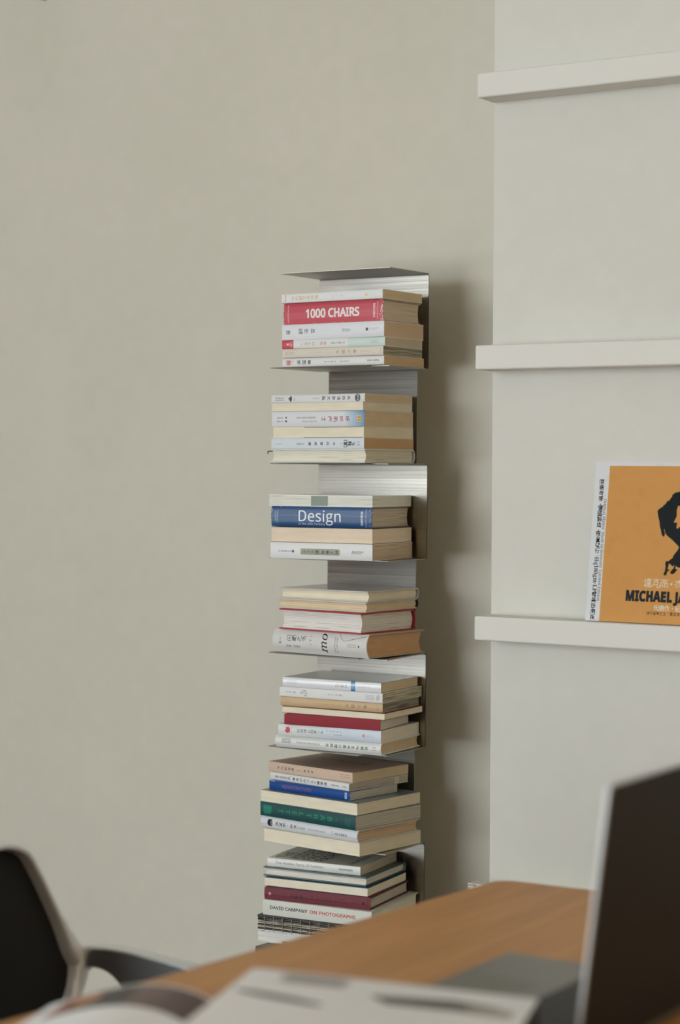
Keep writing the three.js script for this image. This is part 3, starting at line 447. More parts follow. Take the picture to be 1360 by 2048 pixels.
STACKS.push({ plate: 5, group: 'books on the fifth steel plate from the top', books: [
  { x: 0.0086, z: 0.0781, turn: 3.17, W: 0.1919, D: 0.1329, T: 0.0166, cover: '#e3e5e7', boards: '#8f918f', gloss: 0.22, tint: '#d2b98f', label: 'glossy paperback with a narrow blue band across its white spine, topmost of the fifth pile',
    draw: (g, w, h) => { tiny(g, 0.04 * w, 0.15 * w, h * 0.36, h * 0.12, '#9b9e9f', 1); tiny(g, 0.04 * w, 0.15 * w, h * 0.58, h * 0.12, '#9b9e9f', 1); han(g, '村遥之恋', 0.648 * w, h * 0.54, h * 0.32, { turn: 1, color: '#77797b', step: -0.032 * w, weight: 0.075 }); g.fillStyle = '#3f88b8'; g.fillRect(0.7 * w, 0, 0.043 * w, h); latin(g, 'Elena', 0.713 * w, h * 0.55, h * 0.2, { turn: 1, color: '#d9e8f2', font: 'serif' }); latin(g, 'Garro', 0.73 * w, h * 0.55, h * 0.2, { turn: 1, color: '#d9e8f2', font: 'serif' }); tiny(g, 0.77 * w, 0.895 * w, h * 0.5, h * 0.2, '#b3b5b7', 1); } },
  { x: 0.0086, z: 0.0762, turn: 2.59, W: 0.202, D: 0.14, T: 0.017, cover: '#e2e3e1', pages: 'photo', tint: '#c9c0a8', label: 'white paperback with small scattered print and a round crest at its right end',
    draw: (g, w, h) => { tiny(g, 0.06 * w, 0.125 * w, h * 0.5, h * 0.12, '#66686a', 1); latin(g, 'CS', 0.148 * w, h * 0.5, h * 0.22, { turn: 2, color: '#2b2d2f', bold: true }); for (const v of [0.28, 0.5, 0.74]) tiny(g, (v < 0.4 ? 0.225 : v < 0.6 ? 0.205 : 0.245) * w, 0.272 * w, h * v, h * 0.15, '#66686a', 1); tiny(g, 0.475 * w, 0.535 * w, h * 0.48, h * 0.09, '#777', 1); tiny(g, 0.55 * w, 0.62 * w, h * 0.48, h * 0.18, '#6e7072', 1); for (const v of [0.25, 0.4, 0.55, 0.7]) tiny(g, 0.84 * w, 0.925 * w, h * v, h * 0.08, '#8b8d8f', 1); g.strokeStyle = '#77797b'; g.lineWidth = 2; for (const r of [0.22, 0.15, 0.08]) { g.beginPath(); g.ellipse(0.958 * w, h * 0.45, h * r * 0.8, h * r * 1.3, 0.4, 0, 7); g.stroke(); } } },
  { x: 0.0073, z: 0.0769, turn: 4, W: 0.1978, D: 0.1357, T: 0.0158, cover: '#cdae82', pages: 'photo', tint: '#a5a193', label: 'light brown paperback with faint darker characters and grey page edges',
    draw: (g, w, h) => { tiny(g, 0.005 * w, 0.095 * w, h * 0.35, h * 0.13, '#a98c62', 1); tiny(g, 0.005 * w, 0.095 * w, h * 0.55, h * 0.13, '#a98c62', 1); tiny(g, 0.33 * w, 0.61 * w, h * 0.52, h * 0.12, '#ab8e63', 1); han(g, '春之國京', 0.832 * w, h * 0.5, h * 0.38, { turn: 1, color: '#94794f', step: -0.058 * w }); g.strokeStyle = '#9b7f55'; g.lineWidth = 2; g.strokeRect(0.945 * w, h * 0.24, 0.016 * w, h * 0.5); } },
  { x: 0.0143, z: 0.0794, turn: 3.19, W: 0.1995, D: 0.1375, T: 0.0113, face: 'pages', cover: '#6e3a36', tint: '#e4d5bb', label: 'thin book with cream page edges to the front, above the plain red spine' },
  { x: 0.0128, z: 0.096, turn: 7.42, W: 0.1799, D: 0.1169, T: 0.018, cover: '#98353f', boards: '#98353f', tint: '#d3cabc', gloss: 0.85, round: 0.0009, label: 'plain dark red cloth spine without lettering, in the fifth pile', draw: (g, w, h) => { for (let i = 0; i < 2600; i++) { g.globalAlpha = 0.12; g.fillStyle = rnd() < 0.5 ? '#7d2a34' : '#ad4a53'; g.fillRect(rnd() * w, rnd() * h, 7, 1); } g.globalAlpha = 1; } },
  { x: 0.0087, z: 0.0818, turn: 4.51, W: 0.1976, D: 0.1439, T: 0.0204, cover: '#dfe1df', tint: '#d6ccb8', label: 'white paperback fading to pale blue with a red book emblem at its left end',
    draw: (g, w, h) => { const q = g.createLinearGradient(0.2 * w, 0, w, 0); q.addColorStop(0, 'rgba(205,219,232,0)'); q.addColorStop(0.6, 'rgba(205,219,232,.95)'); q.addColorStop(1, 'rgba(214,226,236,1)'); g.fillStyle = q; g.fillRect(0, 0, w, h); g.fillStyle = '#c93f3c'; g.beginPath(); g.moveTo(0.075 * w, h * 0.25); g.lineTo(0.105 * w, h * 0.22); g.lineTo(0.118 * w, h * 0.36); g.lineTo(0.116 * w, h * 0.66); g.lineTo(0.085 * w, h * 0.74); g.lineTo(0.062 * w, h * 0.56); g.lineTo(0.075 * w, h * 0.46); g.closePath(); g.fill(); tiny(g, 0.128 * w, 0.136 * w, h * 0.3, h * 0.08, '#d08a85'); tiny(g, 0.128 * w, 0.136 * w, h * 0.5, h * 0.08, '#d08a85'); tiny(g, 0.128 * w, 0.136 * w, h * 0.68, h * 0.08, '#d08a85'); han(g, '时间停止的那一天', 0.2 * w, h * 0.47, h * 0.28, { turn: -1, color: '#33373a', step: 0.0333 * w, weight: 0.085 }); tiny(g, 0.475 * w, 0.625 * w, h * 0.33, h * 0.14, '#94a0aa'); tiny(g, 0.545 * w, 0.625 * w, h * 0.6, h * 0.14, '#94a0aa'); g.fillStyle = '#d98a88'; g.fillRect(0.822 * w, h * 0.36, 0.025 * w, h * 0.24); tiny(g, 0.855 * w, 0.94 * w, h * 0.43, h * 0.09, '#a2b0bb'); tiny(g, 0.855 * w, 0.94 * w, h * 0.55, h * 0.09, '#a2b0bb'); } },
  { x: 0.0041, z: 0.0782, turn: 3.01, W: 0.2066, D: 0.1421, T: 0.0216, cover: '#e3e4e0', hard: true, bulge: 0.005, tint: '#c8af88', label: 'white hardback with dark green characters along its spine, lowest of the fifth pile',
    draw: (g, w, h) => { tiny(g, 0.065 * w, 0.155 * w, h * 0.32, h * 0.12, '#555c57', 1); g.fillStyle = '#555c57'; g.fillRect(0.06 * w, h * 0.43, 0.1 * w, 3); tiny(g, 0.065 * w, 0.155 * w, h * 0.55, h * 0.12, '#555c57', 1); tiny(g, 0.205 * w, 0.44 * w, h * 0.5, h * 0.15, '#7e857f', 1); han(g, '给顿先生去看心理医生', 0.868 * w, h * 0.5, h * 0.27, { turn: 1, color: '#34604c', step: -0.0405 * w, weight: 0.12 }); tiny(g, 0.925 * w, 0.955 * w, h * 0.4, h * 0.13, '#6e756f', 1); tiny(g, 0.925 * w, 0.955 * w, h * 0.6, h * 0.1, '#8e958f', 1); } },
] });
STACKS.push({ plate: 6, group: 'books on the sixth steel plate from the top', books: [
  { x: -0.0227, z: 0.0666, turn: -8.99, W: 0.1959, D: 0.1458, T: 0.0172, cover: '#d3b9a4', boards: '#b59b86', tint: '#d6c29c', gloss: 0.6, label: 'pinkish beige paperback with black characters, topmost of the sixth pile',
    draw: (g, w, h) => { han(g, '平凡的世界', 0.125 * w, h * 0.5, h * 0.36, { turn: -1, color: '#35312e', step: 0.0435 * w, weight: 0.085 }); tiny(g, 0.34 * w, 0.395 * w, h * 0.55, h * 0.17, '#a07e55'); g.fillStyle = '#8f7a66'; g.fillRect(0.412 * w, h * 0.25, 2, h * 0.5); han(g, '路遥著', 0.44 * w, h * 0.48, h * 0.25, { turn: -1, color: '#4a443f', step: 0.0445 * w }); tiny(g, 0.85 * w, 0.965 * w, h * 0.32, h * 0.11, '#8b7765'); tiny(g, 0.85 * w, 0.965 * w, h * 0.55, h * 0.11, '#8b7765'); },
    extra: (t, s) => { const m = std({ map: canvasMap(512, 380, (g, w, h) => { g.fillStyle = '#b59b86'; g.fillRect(0, 0, w, h); g.globalAlpha = 0.5; han(g, '平凡的世界', 110, 150, 62, { color: '#6b5647', step: 66 }); tiny(g, 120, 330, 215, 20, '#7c6656', 0); }), roughness: 0.6 }); const c = t.children.find((k) => k.name === 'front_cover'); c.material = m; const p = c.geometry.attributes.position, uv = c.geometry.attributes.uv; for (let i = 0; i < p.count; i++) uv.setXY(i, p.getX(i) / s.W + 0.5, 0.5 - p.getZ(i) / s.D); } },
  { x: -0.017, z: 0.0721, turn: -10.55, W: 0.1866, D: 0.1492, T: 0.0129, cover: '#e0e1de', pages: 'lined', tint: '#b9b4a8', label: 'thin white paperback with bold black characters, above the bright blue spine',
    draw: (g, w, h) => { tiny(g, 0.06 * w, 0.24 * w, h * 0.52, h * 0.3, '#303234'); latin(g, ')', 0.252 * w, h * 0.5, h * 0.7, { color: '#3a3c3e', font: 'serif', turn: 2 }); han(g, '東京のカフェ', 0.305 * w, h * 0.5, h * 0.46, { turn: -1, color: '#1d1f21', step: 0.0455 * w, weight: 0.12 }); latin(g, '&', 0.573 * w, h * 0.5, h * 0.36, { turn: -1, color: '#1d1f21', bold: true, font: 'serif' }); han(g, '喫茶店', 0.617 * w, h * 0.5, h * 0.48, { turn: -1, color: '#1d1f21', step: 0.045 * w, weight: 0.12 }); tiny(g, 0.77 * w, 0.885 * w, h * 0.5, h * 0.2, '#3a3c3e'); tiny(g, 0.92 * w, 0.985 * w, h * 0.5, h * 0.16, '#55585a'); },
    extra: (t, s) => part('index_label', box(0.0004, s.T - 0.0018, 0.012, s.W / 2 - 0.0001, 0.0009, -0.045), coverMat('#ded8cc', 0.8), t) },
  { x: -0.0182, z: 0.0891, turn: -7.89, W: 0.1839, D: 0.1258, T: 0.0153, cover: '#144a90', pages: 'lined', tint: '#c2bfb6', gloss: 0.35, label: 'bright blue book with red lettering about structures on its spine',
    draw: (g, w, h) => { latin(g, 'digital', 0.155 * w, h * 0.46, h * 0.56, { color: '#ad6487', align: 'left', italic: true, fit: 0.135 * w }); latin(g, 'STRUCTURES', 0.293 * w, h * 0.48, h * 0.52, { color: '#a8607f', align: 'left', italic: true, fit: 0.235 * w }); latin(g, 'ANDREW WATTS', 0.68 * w, h * 0.5, h * 0.16, { color: '#4b559b', align: 'left', fit: 0.11 * w }); latin(g, 'ono', 0.945 * w, h * 0.5, h * 0.62, { turn: -1, color: '#dfe6ef', bold: true, fit: h * 0.74 }); tiny(g, 0.962 * w, 0.972 * w, h * 0.5, h * 0.1, '#9fb3d3'); g.fillStyle = '#cfd9e6'; g.fillRect(0.02 * w, 0, 0.05 * w, h * 0.06); wear(g, w, h, 22, 10, '#c9d3e0'); } },
  { x: -0.0083, z: 0.0811, turn: -7.48, W: 0.2177, D: 0.1699, T: 0.0202, face: 'pages', cover: '#7f8a8b', gloss: 0.3, tint: '#e2d4bc', label: 'large book with cream page edges and a grey-blue cover, under the bright blue spine' },
  { x: -0.0064, z: 0.0841, turn: -8.66, W: 0.218, D: 0.1707, T: 0.0241, cover: '#134a4a', boards: '#7d8078', pages: 'lined', tint: '#bdb8ab', gloss: 0.55, label: 'large dark green book with brighter green capitals on its spine',
    draw: (g, w, h) => { const c = '#0f7f66'; g.save(); g.translate(0.077 * w, h * 0.5); g.rotate(Math.PI / 2); g.scale(1, 1); latin(g, 'B', 0, 0, h * 0.92, { color: c, bold: true, stroke: h * 0.16 }); g.restore(); latin(g, '2016', 0.192 * w, h * 0.5, h * 0.16, { turn: 1, color: '#3f8577' }); [...'BARTLETT'].forEach((ch, i) => latin(g, ch, [0.738, 0.665, 0.592, 0.52, 0.437, 0.367, 0.296, 0.224][i] * w, h * 0.46, h * 0.6, { turn: 1, color: c, bold: true, stroke: 2 })); latin(g, 'THE', 0.805 * w, h * 0.46, h * 0.16, { turn: 1, color: '#3f8577' }); latin(g, 'The Bartlett', 0.942 * w, h * 0.5, h * 0.115, { turn: 1, color: '#4f9585' }); latin(g, 'School of', 0.925 * w, h * 0.5, h * 0.115, { turn: 1, color: '#4f9585' }); latin(g, 'Architecture', 0.908 * w, h * 0.5, h * 0.115, { turn: 1, color: '#4f9585' }); latin(g, 'UCL', 0.89 * w, h * 0.5, h * 0.115, { turn: 1, color: '#4f9585' }); } },
  { x: -0.0077, z: 0.0837, turn: -8.56, W: 0.221, D: 0.1643, T: 0.0221, cover: '#e1e3e5', boards: '#cfccc4', hard: true, bulge: 0.006, tint: '#cdb089', pages: 'lined', gloss: 0.3, label: 'white hardback with a tiny black and white portrait at the left of its spine',
    draw: (g, w, h) => { const x = 0.105 * w, y = h * 0.5; g.fillStyle = '#8f8b86'; g.beginPath(); g.ellipse(x + 6, y, 20, h * 0.2, 0, 0, 7); g.fill(); g.fillStyle = '#232527'; g.beginPath(); g.ellipse(x - 16, y, 15, h * 0.27, 0, 0, 7); g.fill(); g.fillRect(x - 10, y - h * 0.26, 26, h * 0.09); g.fillRect(x - 10, y + h * 0.17, 26, h * 0.09); g.fillRect(x + 3, y - h * 0.11, 4, h * 0.07); g.fillRect(x + 3, y + h * 0.05, 4, h * 0.07); g.fillRect(x + 17, y - h * 0.05, 3, h * 0.1); han(g, '奥黛丽·赫本', 0.175 * w, h * 0.5, h * 0.34, { turn: -1, color: '#37393b', step: 0.0385 * w, weight: 0.085 }); tiny(g, 0.388 * w, 0.47 * w, h * 0.52, h * 0.2, '#77797b'); tiny(g, 0.495 * w, 0.68 * w, h * 0.52, h * 0.13, '#8c8e90'); g.strokeStyle = '#66686a'; g.lineWidth = 2; g.beginPath(); g.ellipse(0.752 * w, h * 0.5, 8, h * 0.13, 0, 0, 7); g.stroke(); tiny(g, 0.775 * w, 0.905 * w, h * 0.52, h * 0.19, '#444648'); } },
  { x: -0.0056, z: 0.0788, turn: -7.11, W: 0.2146, D: 0.1664, T: 0.0222, face: 'pages', cover: '#d9d3c5', tint: '#e3d5bc', label: 'large book with cream page edges to the front, lowest of the sixth pile' },
] });
STACKS.push({ plate: 7, group: 'books on the seventh steel plate from the top', books: [
  { x: -0.0147, z: 0.0948, turn: 7.09, W: 0.1757, D: 0.148, T: 0.015, cover: '#dedfd9', pages: 'lined', tint: '#c6bda8', gloss: 0.4, label: 'white paperback about fashion with large black cover lettering, topmost of the lowest visible pile',
    draw: (g, w, h) => { latin(g, 'The Hidden Facts Of Fashion', 0.09 * w, h * 0.48, h * 0.4, { color: '#33393d', align: 'left', fit: 0.52 * w }); latin(g, 'FASHIONARY', 0.77 * w, h * 0.5, h * 0.3, { color: '#2e3438', bold: true, align: 'left', fit: 0.15 * w }); },
    coverMap: canvasMap(640, 540, (g, w, h) => { g.fillStyle = '#cfcdc0'; g.fillRect(0, 0, w, h); const L = ['THE', 'HIDDEN', 'FACTS OF', 'FASHION']; g.save(); g.translate(70, 500); g.rotate(-Math.PI / 2); L.forEach((s, i) => latin(g, s, 0, i * 88, 104, { color: '#3b3c38', align: 'left', bold: true })); latin(g, 'FASHIONARY', 0, 480, 50, { color: '#3b3c38', align: 'left', bold: true }); g.restore(); }) },
  { x: -0.0088, z: 0.0958, turn: 5.84, W: 0.1964, D: 0.1548, T: 0.0158, face: 'pages', hard: true, cover: '#31545a', spine: '#8fa0a4', boards: '#3b5a60', pages: 'lined', tint: '#d9d3c8', gloss: 0.3, label: 'hardback with dark teal boards and pale page edges, second in the lowest visible pile' },
  { x: -0.0018, z: 0.104, turn: 6.4, W: 0.1953, D: 0.1529, T: 0.0146, face: 'pages', cover: '#2a4450', tint: '#e1d5c1', label: 'book with cream page edges and a dark blue cover, above the maroon spine',
    extra: (t, s) => part('cover_stripe', box(0.062, 0.0009, 0.004, 0.066, s.T - 0.0011, s.D / 2 - 0.0018), coverMat('#6f9ab0', 0.5), t) },
  { x: 0.0026, z: 0.1065, turn: 7.84, W: 0.1967, D: 0.1627, T: 0.0206, cover: '#712734', boards: '#5b2029', hard: true, bulge: 0.0015, hollow: 0.002, inset: 0.0025, pages: 'lined', tint: '#bdb4a4', gloss: 0.65, label: 'maroon hardback with dark lettering and a pink dot on its spine',
    draw: (g, w, h) => { g.fillStyle = '#d08e92'; g.beginPath(); g.arc(0.053 * w, h * 0.5, h * 0.125, 0, 7); g.fill(); tiny(g, 0.075 * w, 0.15 * w, h * 0.5, h * 0.12, '#4a1922'); tiny(g, 0.175 * w, 0.22 * w, h * 0.42, h * 0.16, '#56202b'); tiny(g, 0.175 * w, 0.22 * w, h * 0.62, h * 0.16, '#56202b'); han(g, '巴黎美人', 0.265 * w, h * 0.52, h * 0.33, { turn: -1, color: '#2a1015', step: 0.046 * w, weight: 0.1 }); tiny(g, 0.445 * w, 0.475 * w, h * 0.4, h * 0.14, '#4a1922'); tiny(g, 0.445 * w, 0.475 * w, h * 0.6, h * 0.14, '#4a1922'); latin(g, 'À PARIS', 0.575 * w, h * 0.52, h * 0.4, { color: '#35141b', font: 'serif', fit: 0.145 * w }); tiny(g, 0.675 * w, 0.76 * w, h * 0.4, h * 0.13, '#4a1922'); tiny(g, 0.675 * w, 0.78 * w, h * 0.6, h * 0.13, '#4a1922'); tiny(g, 0.82 * w, 0.87 * w, h * 0.5, h * 0.12, '#4a1922'); g.fillStyle = '#2a1015'; g.beginPath(); g.arc(0.938 * w, h * 0.5, h * 0.13, 0, 7); g.fill(); g.fillStyle = '#4a1922'; g.fillRect(0.972 * w, 0, 3, h); } },
  { x: 0.009, z: 0.1026, turn: 5.45, W: 0.2064, D: 0.1821, T: 0.0261, cover: '#dbdcd2', boards: '#c9c8bd', hard: true, bulge: 0.001, hollow: 0.002, pages: 'plain', tint: '#d5d1c2', gloss: 0.7, label: 'off-white hardback with black and red capitals about photographs',
    draw: (g, w, h) => { latin(g, 'DAVID CAMPANY', 0.065 * w, h * 0.46, h * 0.3, { color: '#26282a', align: 'left', fit: 0.352 * w, stroke: 1.6 }); latin(g, 'ON PHOTOGRAPHS', 0.438 * w, h * 0.46, h * 0.3, { color: '#bd3f3a', align: 'left', fit: 0.42 * w, stroke: 1.6 }); } },
  { x: 0.0014, z: 0.1055, turn: 5.44, W: 0.2075, D: 0.186, T: 0.0262, sewn: true, label: 'dark book with an open sewn spine of dark and cream folded sheets' },
  { x: -0.0045, z: 0.0962, turn: 3.71, W: 0.211, D: 0.1746, T: 0.024, face: 'pages', name: 'magazine', category: 'magazine', cover: '#c9c7c2', pages: 'lined', tint: '#dddbd8', gloss: 0.25, label: 'white magazine with small orange marks on its edge, lowest of the seventh pile',
    extra: (t, s) => { part('printed_mark', box(0.007, 0.004, 0.0006, -s.W / 2 + 0.009, s.T - 0.006, s.D / 2 - 0.0002), coverMat('#b9764f', 0.7), t); part('printed_mark', box(0.012, 0.0035, 0.0006, -s.W / 2 + 0.055, 0.002, s.D / 2 - 0.0002), coverMat('#c58a5e', 0.7), t); } },
] });
STACKS.push({ plate: 8, group: 'books on the eighth steel plate from the top', books: [
  { x: -0.027, z: 0.078, turn: -5, W: 0.205, D: 0.165, T: 0.012, cover: '#5d5850', tint: '#cdbb98', gloss: 0.35, label: 'grey-brown book just showing above the table edge at the foot of the tower' },
  { x: -0.02, z: 0.07, turn: -3, W: 0.2, D: 0.148, T: 0.032, cover: '#d8d4c8', tint: '#d9c8a6', label: 'pale paperback second in the pile under the table edge' },
  { x: -0.016, z: 0.068, turn: -4, W: 0.2, D: 0.148, T: 0.034, cover: '#cfd2d2', tint: '#d3bd94', label: 'blue-grey paperback in the middle of the pile under the table edge' },
  { x: -0.018, z: 0.07, turn: -2, W: 0.205, D: 0.15, T: 0.033, cover: '#c9bfae', tint: '#d9c8a6', label: 'beige paperback fourth in the pile under the table edge' },
  { x: -0.017, z: 0.069, turn: -4, W: 0.2, D: 0.148, T: 0.032, cover: '#dadad6', tint: '#cdb78e', label: 'pale paperback at the bottom of the pile under the table edge' },
] });
function makeSewnBook(s, y) {                               // open binding: folded sheets sewn with visible thread
  const t = thing('sewn_book', s.label, 'book', [s.x, y, s.z], R(s.turn), s.group), { W, D, T } = s, n = 7, c = 0.0022, step = (T - 2 * c) / n;
  const dark = coverMat('#3a2630', 0.5), sheets = ['#2f3336', '#d8cfb8', '#3b3d3c', '#d2c7ae', '#c9bfa8', '#35393b', '#2b2f33'];
  part('front_cover', box(W, c, D, 0, T - c, 0, 0.0006), dark, t); part('back_cover', box(W, c, D, 0, 0, 0, 0.0006), coverMat('#d9d6cf', 0.5), t);
  for (let i = 0; i < n; i++) {
    const y0 = c + i * step, prof = [[-D / 2 + 0.001, y0 + 0.0002], ...arc(D / 2 - 0.0022, y0 + step / 2, 0.0022, step / 2 - 0.0002, -Math.PI / 2, Math.PI / 2, 6), [-D / 2 + 0.001, y0 + step - 0.0002]];
    const m = std({ map: canvasMap(512, 24, (g, w, h) => { g.fillStyle = sheets[i]; g.fillRect(0, 0, w, h); for (let k = 0; k < 260; k++) { g.globalAlpha = 0.25 + rnd() * 0.5; g.fillStyle = rnd() < 0.5 ? '#1f2326' : '#dcd4bf'; g.fillRect(rnd() * w, rnd() * h, 4 + rnd() * 40, 1 + rnd() * 2.4); } }), roughness: 0.9 });
    part('folded_sheets', prism(prof, W - 0.002, (x, yy) => [x / W + 0.5, (yy - y0) / step], 0.6), m, t);
  }
  for (let k = 0; k < 12; k++) { const x = -W / 2 + 0.0175 * (k + 1) - 0.003, pts = []; for (let i = 0; i <= 28; i++) { const v = i / 28; pts.push(new THREE.Vector3(x + Math.sin(i * 1.7 + k) * 0.0003, c * 0.5 + v * (T - c), D / 2 + 0.0002 + Math.abs(Math.sin(v * Math.PI * n)) * 0.0007)); } part('binding_thread', new THREE.TubeGeometry(new THREE.CatmullRomCurve3(pts), 40, 0.0005, 5), coverMat('#b9b4a6', 0.8), t); }
  return t;
}
for (const st of STACKS) {
  let y = JOINT[st.plate] + SHEET + 0.0004;
  for (const s of [...st.books].reverse()) { s.group = st.group; (s.sewn ? makeSewnBook : makeBook)(s, y); y += s.T + 0.0001; }
}

// ---------------------------------------------------------------- orange record sleeve leaning on the third ledge
{
  const W = 0.284, H = 0.2545, T = 0.004, lean = Math.atan2(0.036, 0.2525);
  const t = thing('record_sleeve', 'orange record sleeve with a black dancing figure and white side strip, leaning on the ledge', 'record', [0.459 + W / 2, LEDGE.tops[2] + 0.0005, STEP + 0.0362]);
  t.rotation.x = -lean;
  const CW = 1038, CH = 930, U = (x, y) => (x - (1197 - (y - 923) * 0.0855)) * 3.14, V = (y) => (y - 923) * 2.93;
  const front = canvasMap(CW, CH, (g) => {
    g.fillStyle = '#e1e4e6'; g.fillRect(0, 0, CW, CH); g.fillStyle = '#d69d59'; g.fillRect(90, 22, CW - 90, CH - 22);
    for (let i = 0; i < 900; i++) { g.globalAlpha = 0.05; g.fillStyle = rnd() < 0.5 ? '#b57c3c' : '#d49c5a'; g.beginPath(); g.arc(90 + rnd() * (CW - 90), 22 + rnd() * CH, 5 + rnd() * 30, 0, 7); g.fill(); } g.globalAlpha = 1;
    const col = '原裝母帶·德國製造·限量發行'; let y = V(962.5); for (const ch of col) { han(g, ch, 46, y, ch === '·' ? 30 : 31, { color: '#23282b', weight: 0.115, sx: 0.92 }); y += ch === '·' ? 20 : 33.3; }
    latin(g, '·Hq180gm·LP', 46, (V(1112) + V(1181)) / 2, 34, { turn: 1, color: '#23282b', font: 'serif', bold: true, fit: V(1182) - V(1109) }); y = V(1188); for (const ch of '精美珍藏版') { han(g, ch, 46, y, 31, { color: '#23282b', weight: 0.115, sx: 0.92 }); y += 33; }
    latin(g, 'Original Master  Made in Germany  Limited Edition', 74, (V(997) + V(1201)) / 2, 25, { turn: 1, color: '#3a3f42', font: 'serif', fit: V(1201) - V(997) });
    const px = (cx, cy) => [U(1240 + cx / 10.775, 960 + cy / 10.775), V(960 + cy / 10.775)];
    const poly = (list) => { g.beginPath(); list.forEach(([a, b], i) => { const q = px(a, b); i ? g.lineTo(...q) : g.moveTo(...q); }); g.closePath(); g.fill(); };
    g.fillStyle = '#1b2022';
    // a plain dancing figure on tiptoe: jacket and arm, hand, trousers, feet
    poly([[1400, 190], [1290, 235], [1240, 240], [1170, 290], [1165, 330], [1110, 390], [1120, 405], [1060, 425], [1020, 490], [965, 525], [980, 535], [890, 590], [848, 640], [862, 760], [885, 850], [895, 990], [915, 1040], [918, 1100], [940, 1160], [972, 1186], [992, 1150], [998, 1110], [978, 1030], [990, 1015], [1005, 1105], [1045, 1160], [1150, 1245], [1270, 1365], [1288, 1400], [1262, 1455], [1170, 1570], [1152, 1620], [1060, 1695], [1005, 1695], [990, 1770], [1000, 1780], [985, 1900], [955, 1960], [960, 1995], [1010, 1995], [1015, 1965], [1040, 1910], [1095, 1870], [1040, 1865], [1075, 1735], [1150, 1805], [1190, 1760], [1165, 1840], [1100, 1910], [1095, 1945], [1130, 1970], [1180, 1945], [1250, 1860], [1200, 1850], [1215, 1790], [1270, 1825], [1400, 1800], [1480, 1640], [1420, 1480], [1400, 1330], [1440, 1120], [1400, 900], [1260, 1010], [1240, 985], [1260, 880], [1185, 880], [1255, 740], [1255, 610], [1290, 515], [1400, 560], [1500, 420], [1480, 260]]);
    poly([[1400, 560], [1640, 700], [1900, 640], [1910, 690], [1640, 800], [1400, 740]]); poly([[1360, 80], [1560, 60], [1570, 130], [1490, 250], [1400, 230]]);
    poly([[1400, 1480], [1560, 1640], [1540, 1880], [1600, 1960], [1500, 1970], [1470, 1850], [1380, 1700]]);
    han(g, '邁克爾', U(1297, 1161), V(1161), 54, { color: '#e4d9c4', step: 51, weight: 0.085, sx: 0.9 }); han(g, '·', U(1343.5, 1162), V(1162), 56, { color: '#e9dfcb' }); han(g, '杰克遜', U(1358, 1161), V(1161), 54, { color: '#e4d9c4', step: 51, weight: 0.085, sx: 0.9 });
    latin(g, 'MICHAEL JACKSON', U(1252, 1188), V(1188), 78, { color: '#232a2c', bold: true, align: 'left', fit: 590, stroke: 7 });
    han(g, '代表作·紀念版', U(1313, 1209), V(1209.5), 33, { color: '#e6dcc8', step: 33, weight: 0.13 });
    han(g, '流行音樂之王·重生流行', U(1296, 1220), V(1220), 19, { color: '#4b3d2a', step: 20.6, weight: 0.1 });
  });
  const fm = phys({ map: front, roughness: 0.6, specularIntensity: 0.25 }), cardboard = coverMat('#d9dad8', 0.6);
  const g = new THREE.BoxGeometry(W, H, T); g.translate(0, H / 2, T / 2);
  mesh('sleeve', g, [cardboard, cardboard, cardboard, cardboard, fm, cardboard], t);
}
// small printed booklet on the lowest ledge
{
  const W = 0.075, H = 0.0135, D = 0.02;
  const t = thing('booklet', 'small white booklet with dark and red print at the end of the lowest ledge', 'booklet', [0.2575 + W / 2, LEDGE.tops[3] + 0.0003, STEP + 0.043]);
  const print = std({ map: canvasMap(512, 64, (g, w, h) => { g.fillStyle = '#dcd6cd'; g.fillRect(0, 0, w, h); tiny(g, 6, 110, 15, 16, '#403b36', 0, 0.12); g.fillStyle = '#a8543f'; g.fillRect(12, 32, 9, 22); tiny(g, 40, 200, 45, 12, '#b9a49a', 0); }), roughness: 0.7 });
  part('cover', box(W, 0.0008, D, 0, H - 0.0008, 0), coverMat('#dcd6cd', 0.6), t); part('page_block', box(W - 0.001, H - 0.0016, D - 0.002, 0, 0.0008, -0.001), pageMat('plain', '#e6e0d6'), t);
  part('spine', box(W, H, 0.0009, 0, 0, D / 2 + 0.0003), print, t); part('cover', box(W, 0.0008, D, 0, 0, 0), coverMat('#dcd6cd', 0.6), t);
}
// wall peg at the top of the frame
{
  const t = thing('wall_peg', 'tiny brown peg in the wall at the upper left edge', 'peg', [-0.8357, 2.2431, BACK]);
  const g = new THREE.CylinderGeometry(0.0036, 0.0036, 0.014, 14); g.rotateX(Math.PI / 2); g.translate(0, 0, 0.007); part('shaft', g, coverMat('#7d6a52', 0.7), t);
  const k = new THREE.CylinderGeometry(0.0042, 0.0036, 0.003, 14); k.rotateX(Math.PI / 2); k.translate(0, 0, 0.0145); part('head', k, coverMat('#7d6a52', 0.7), t);
}

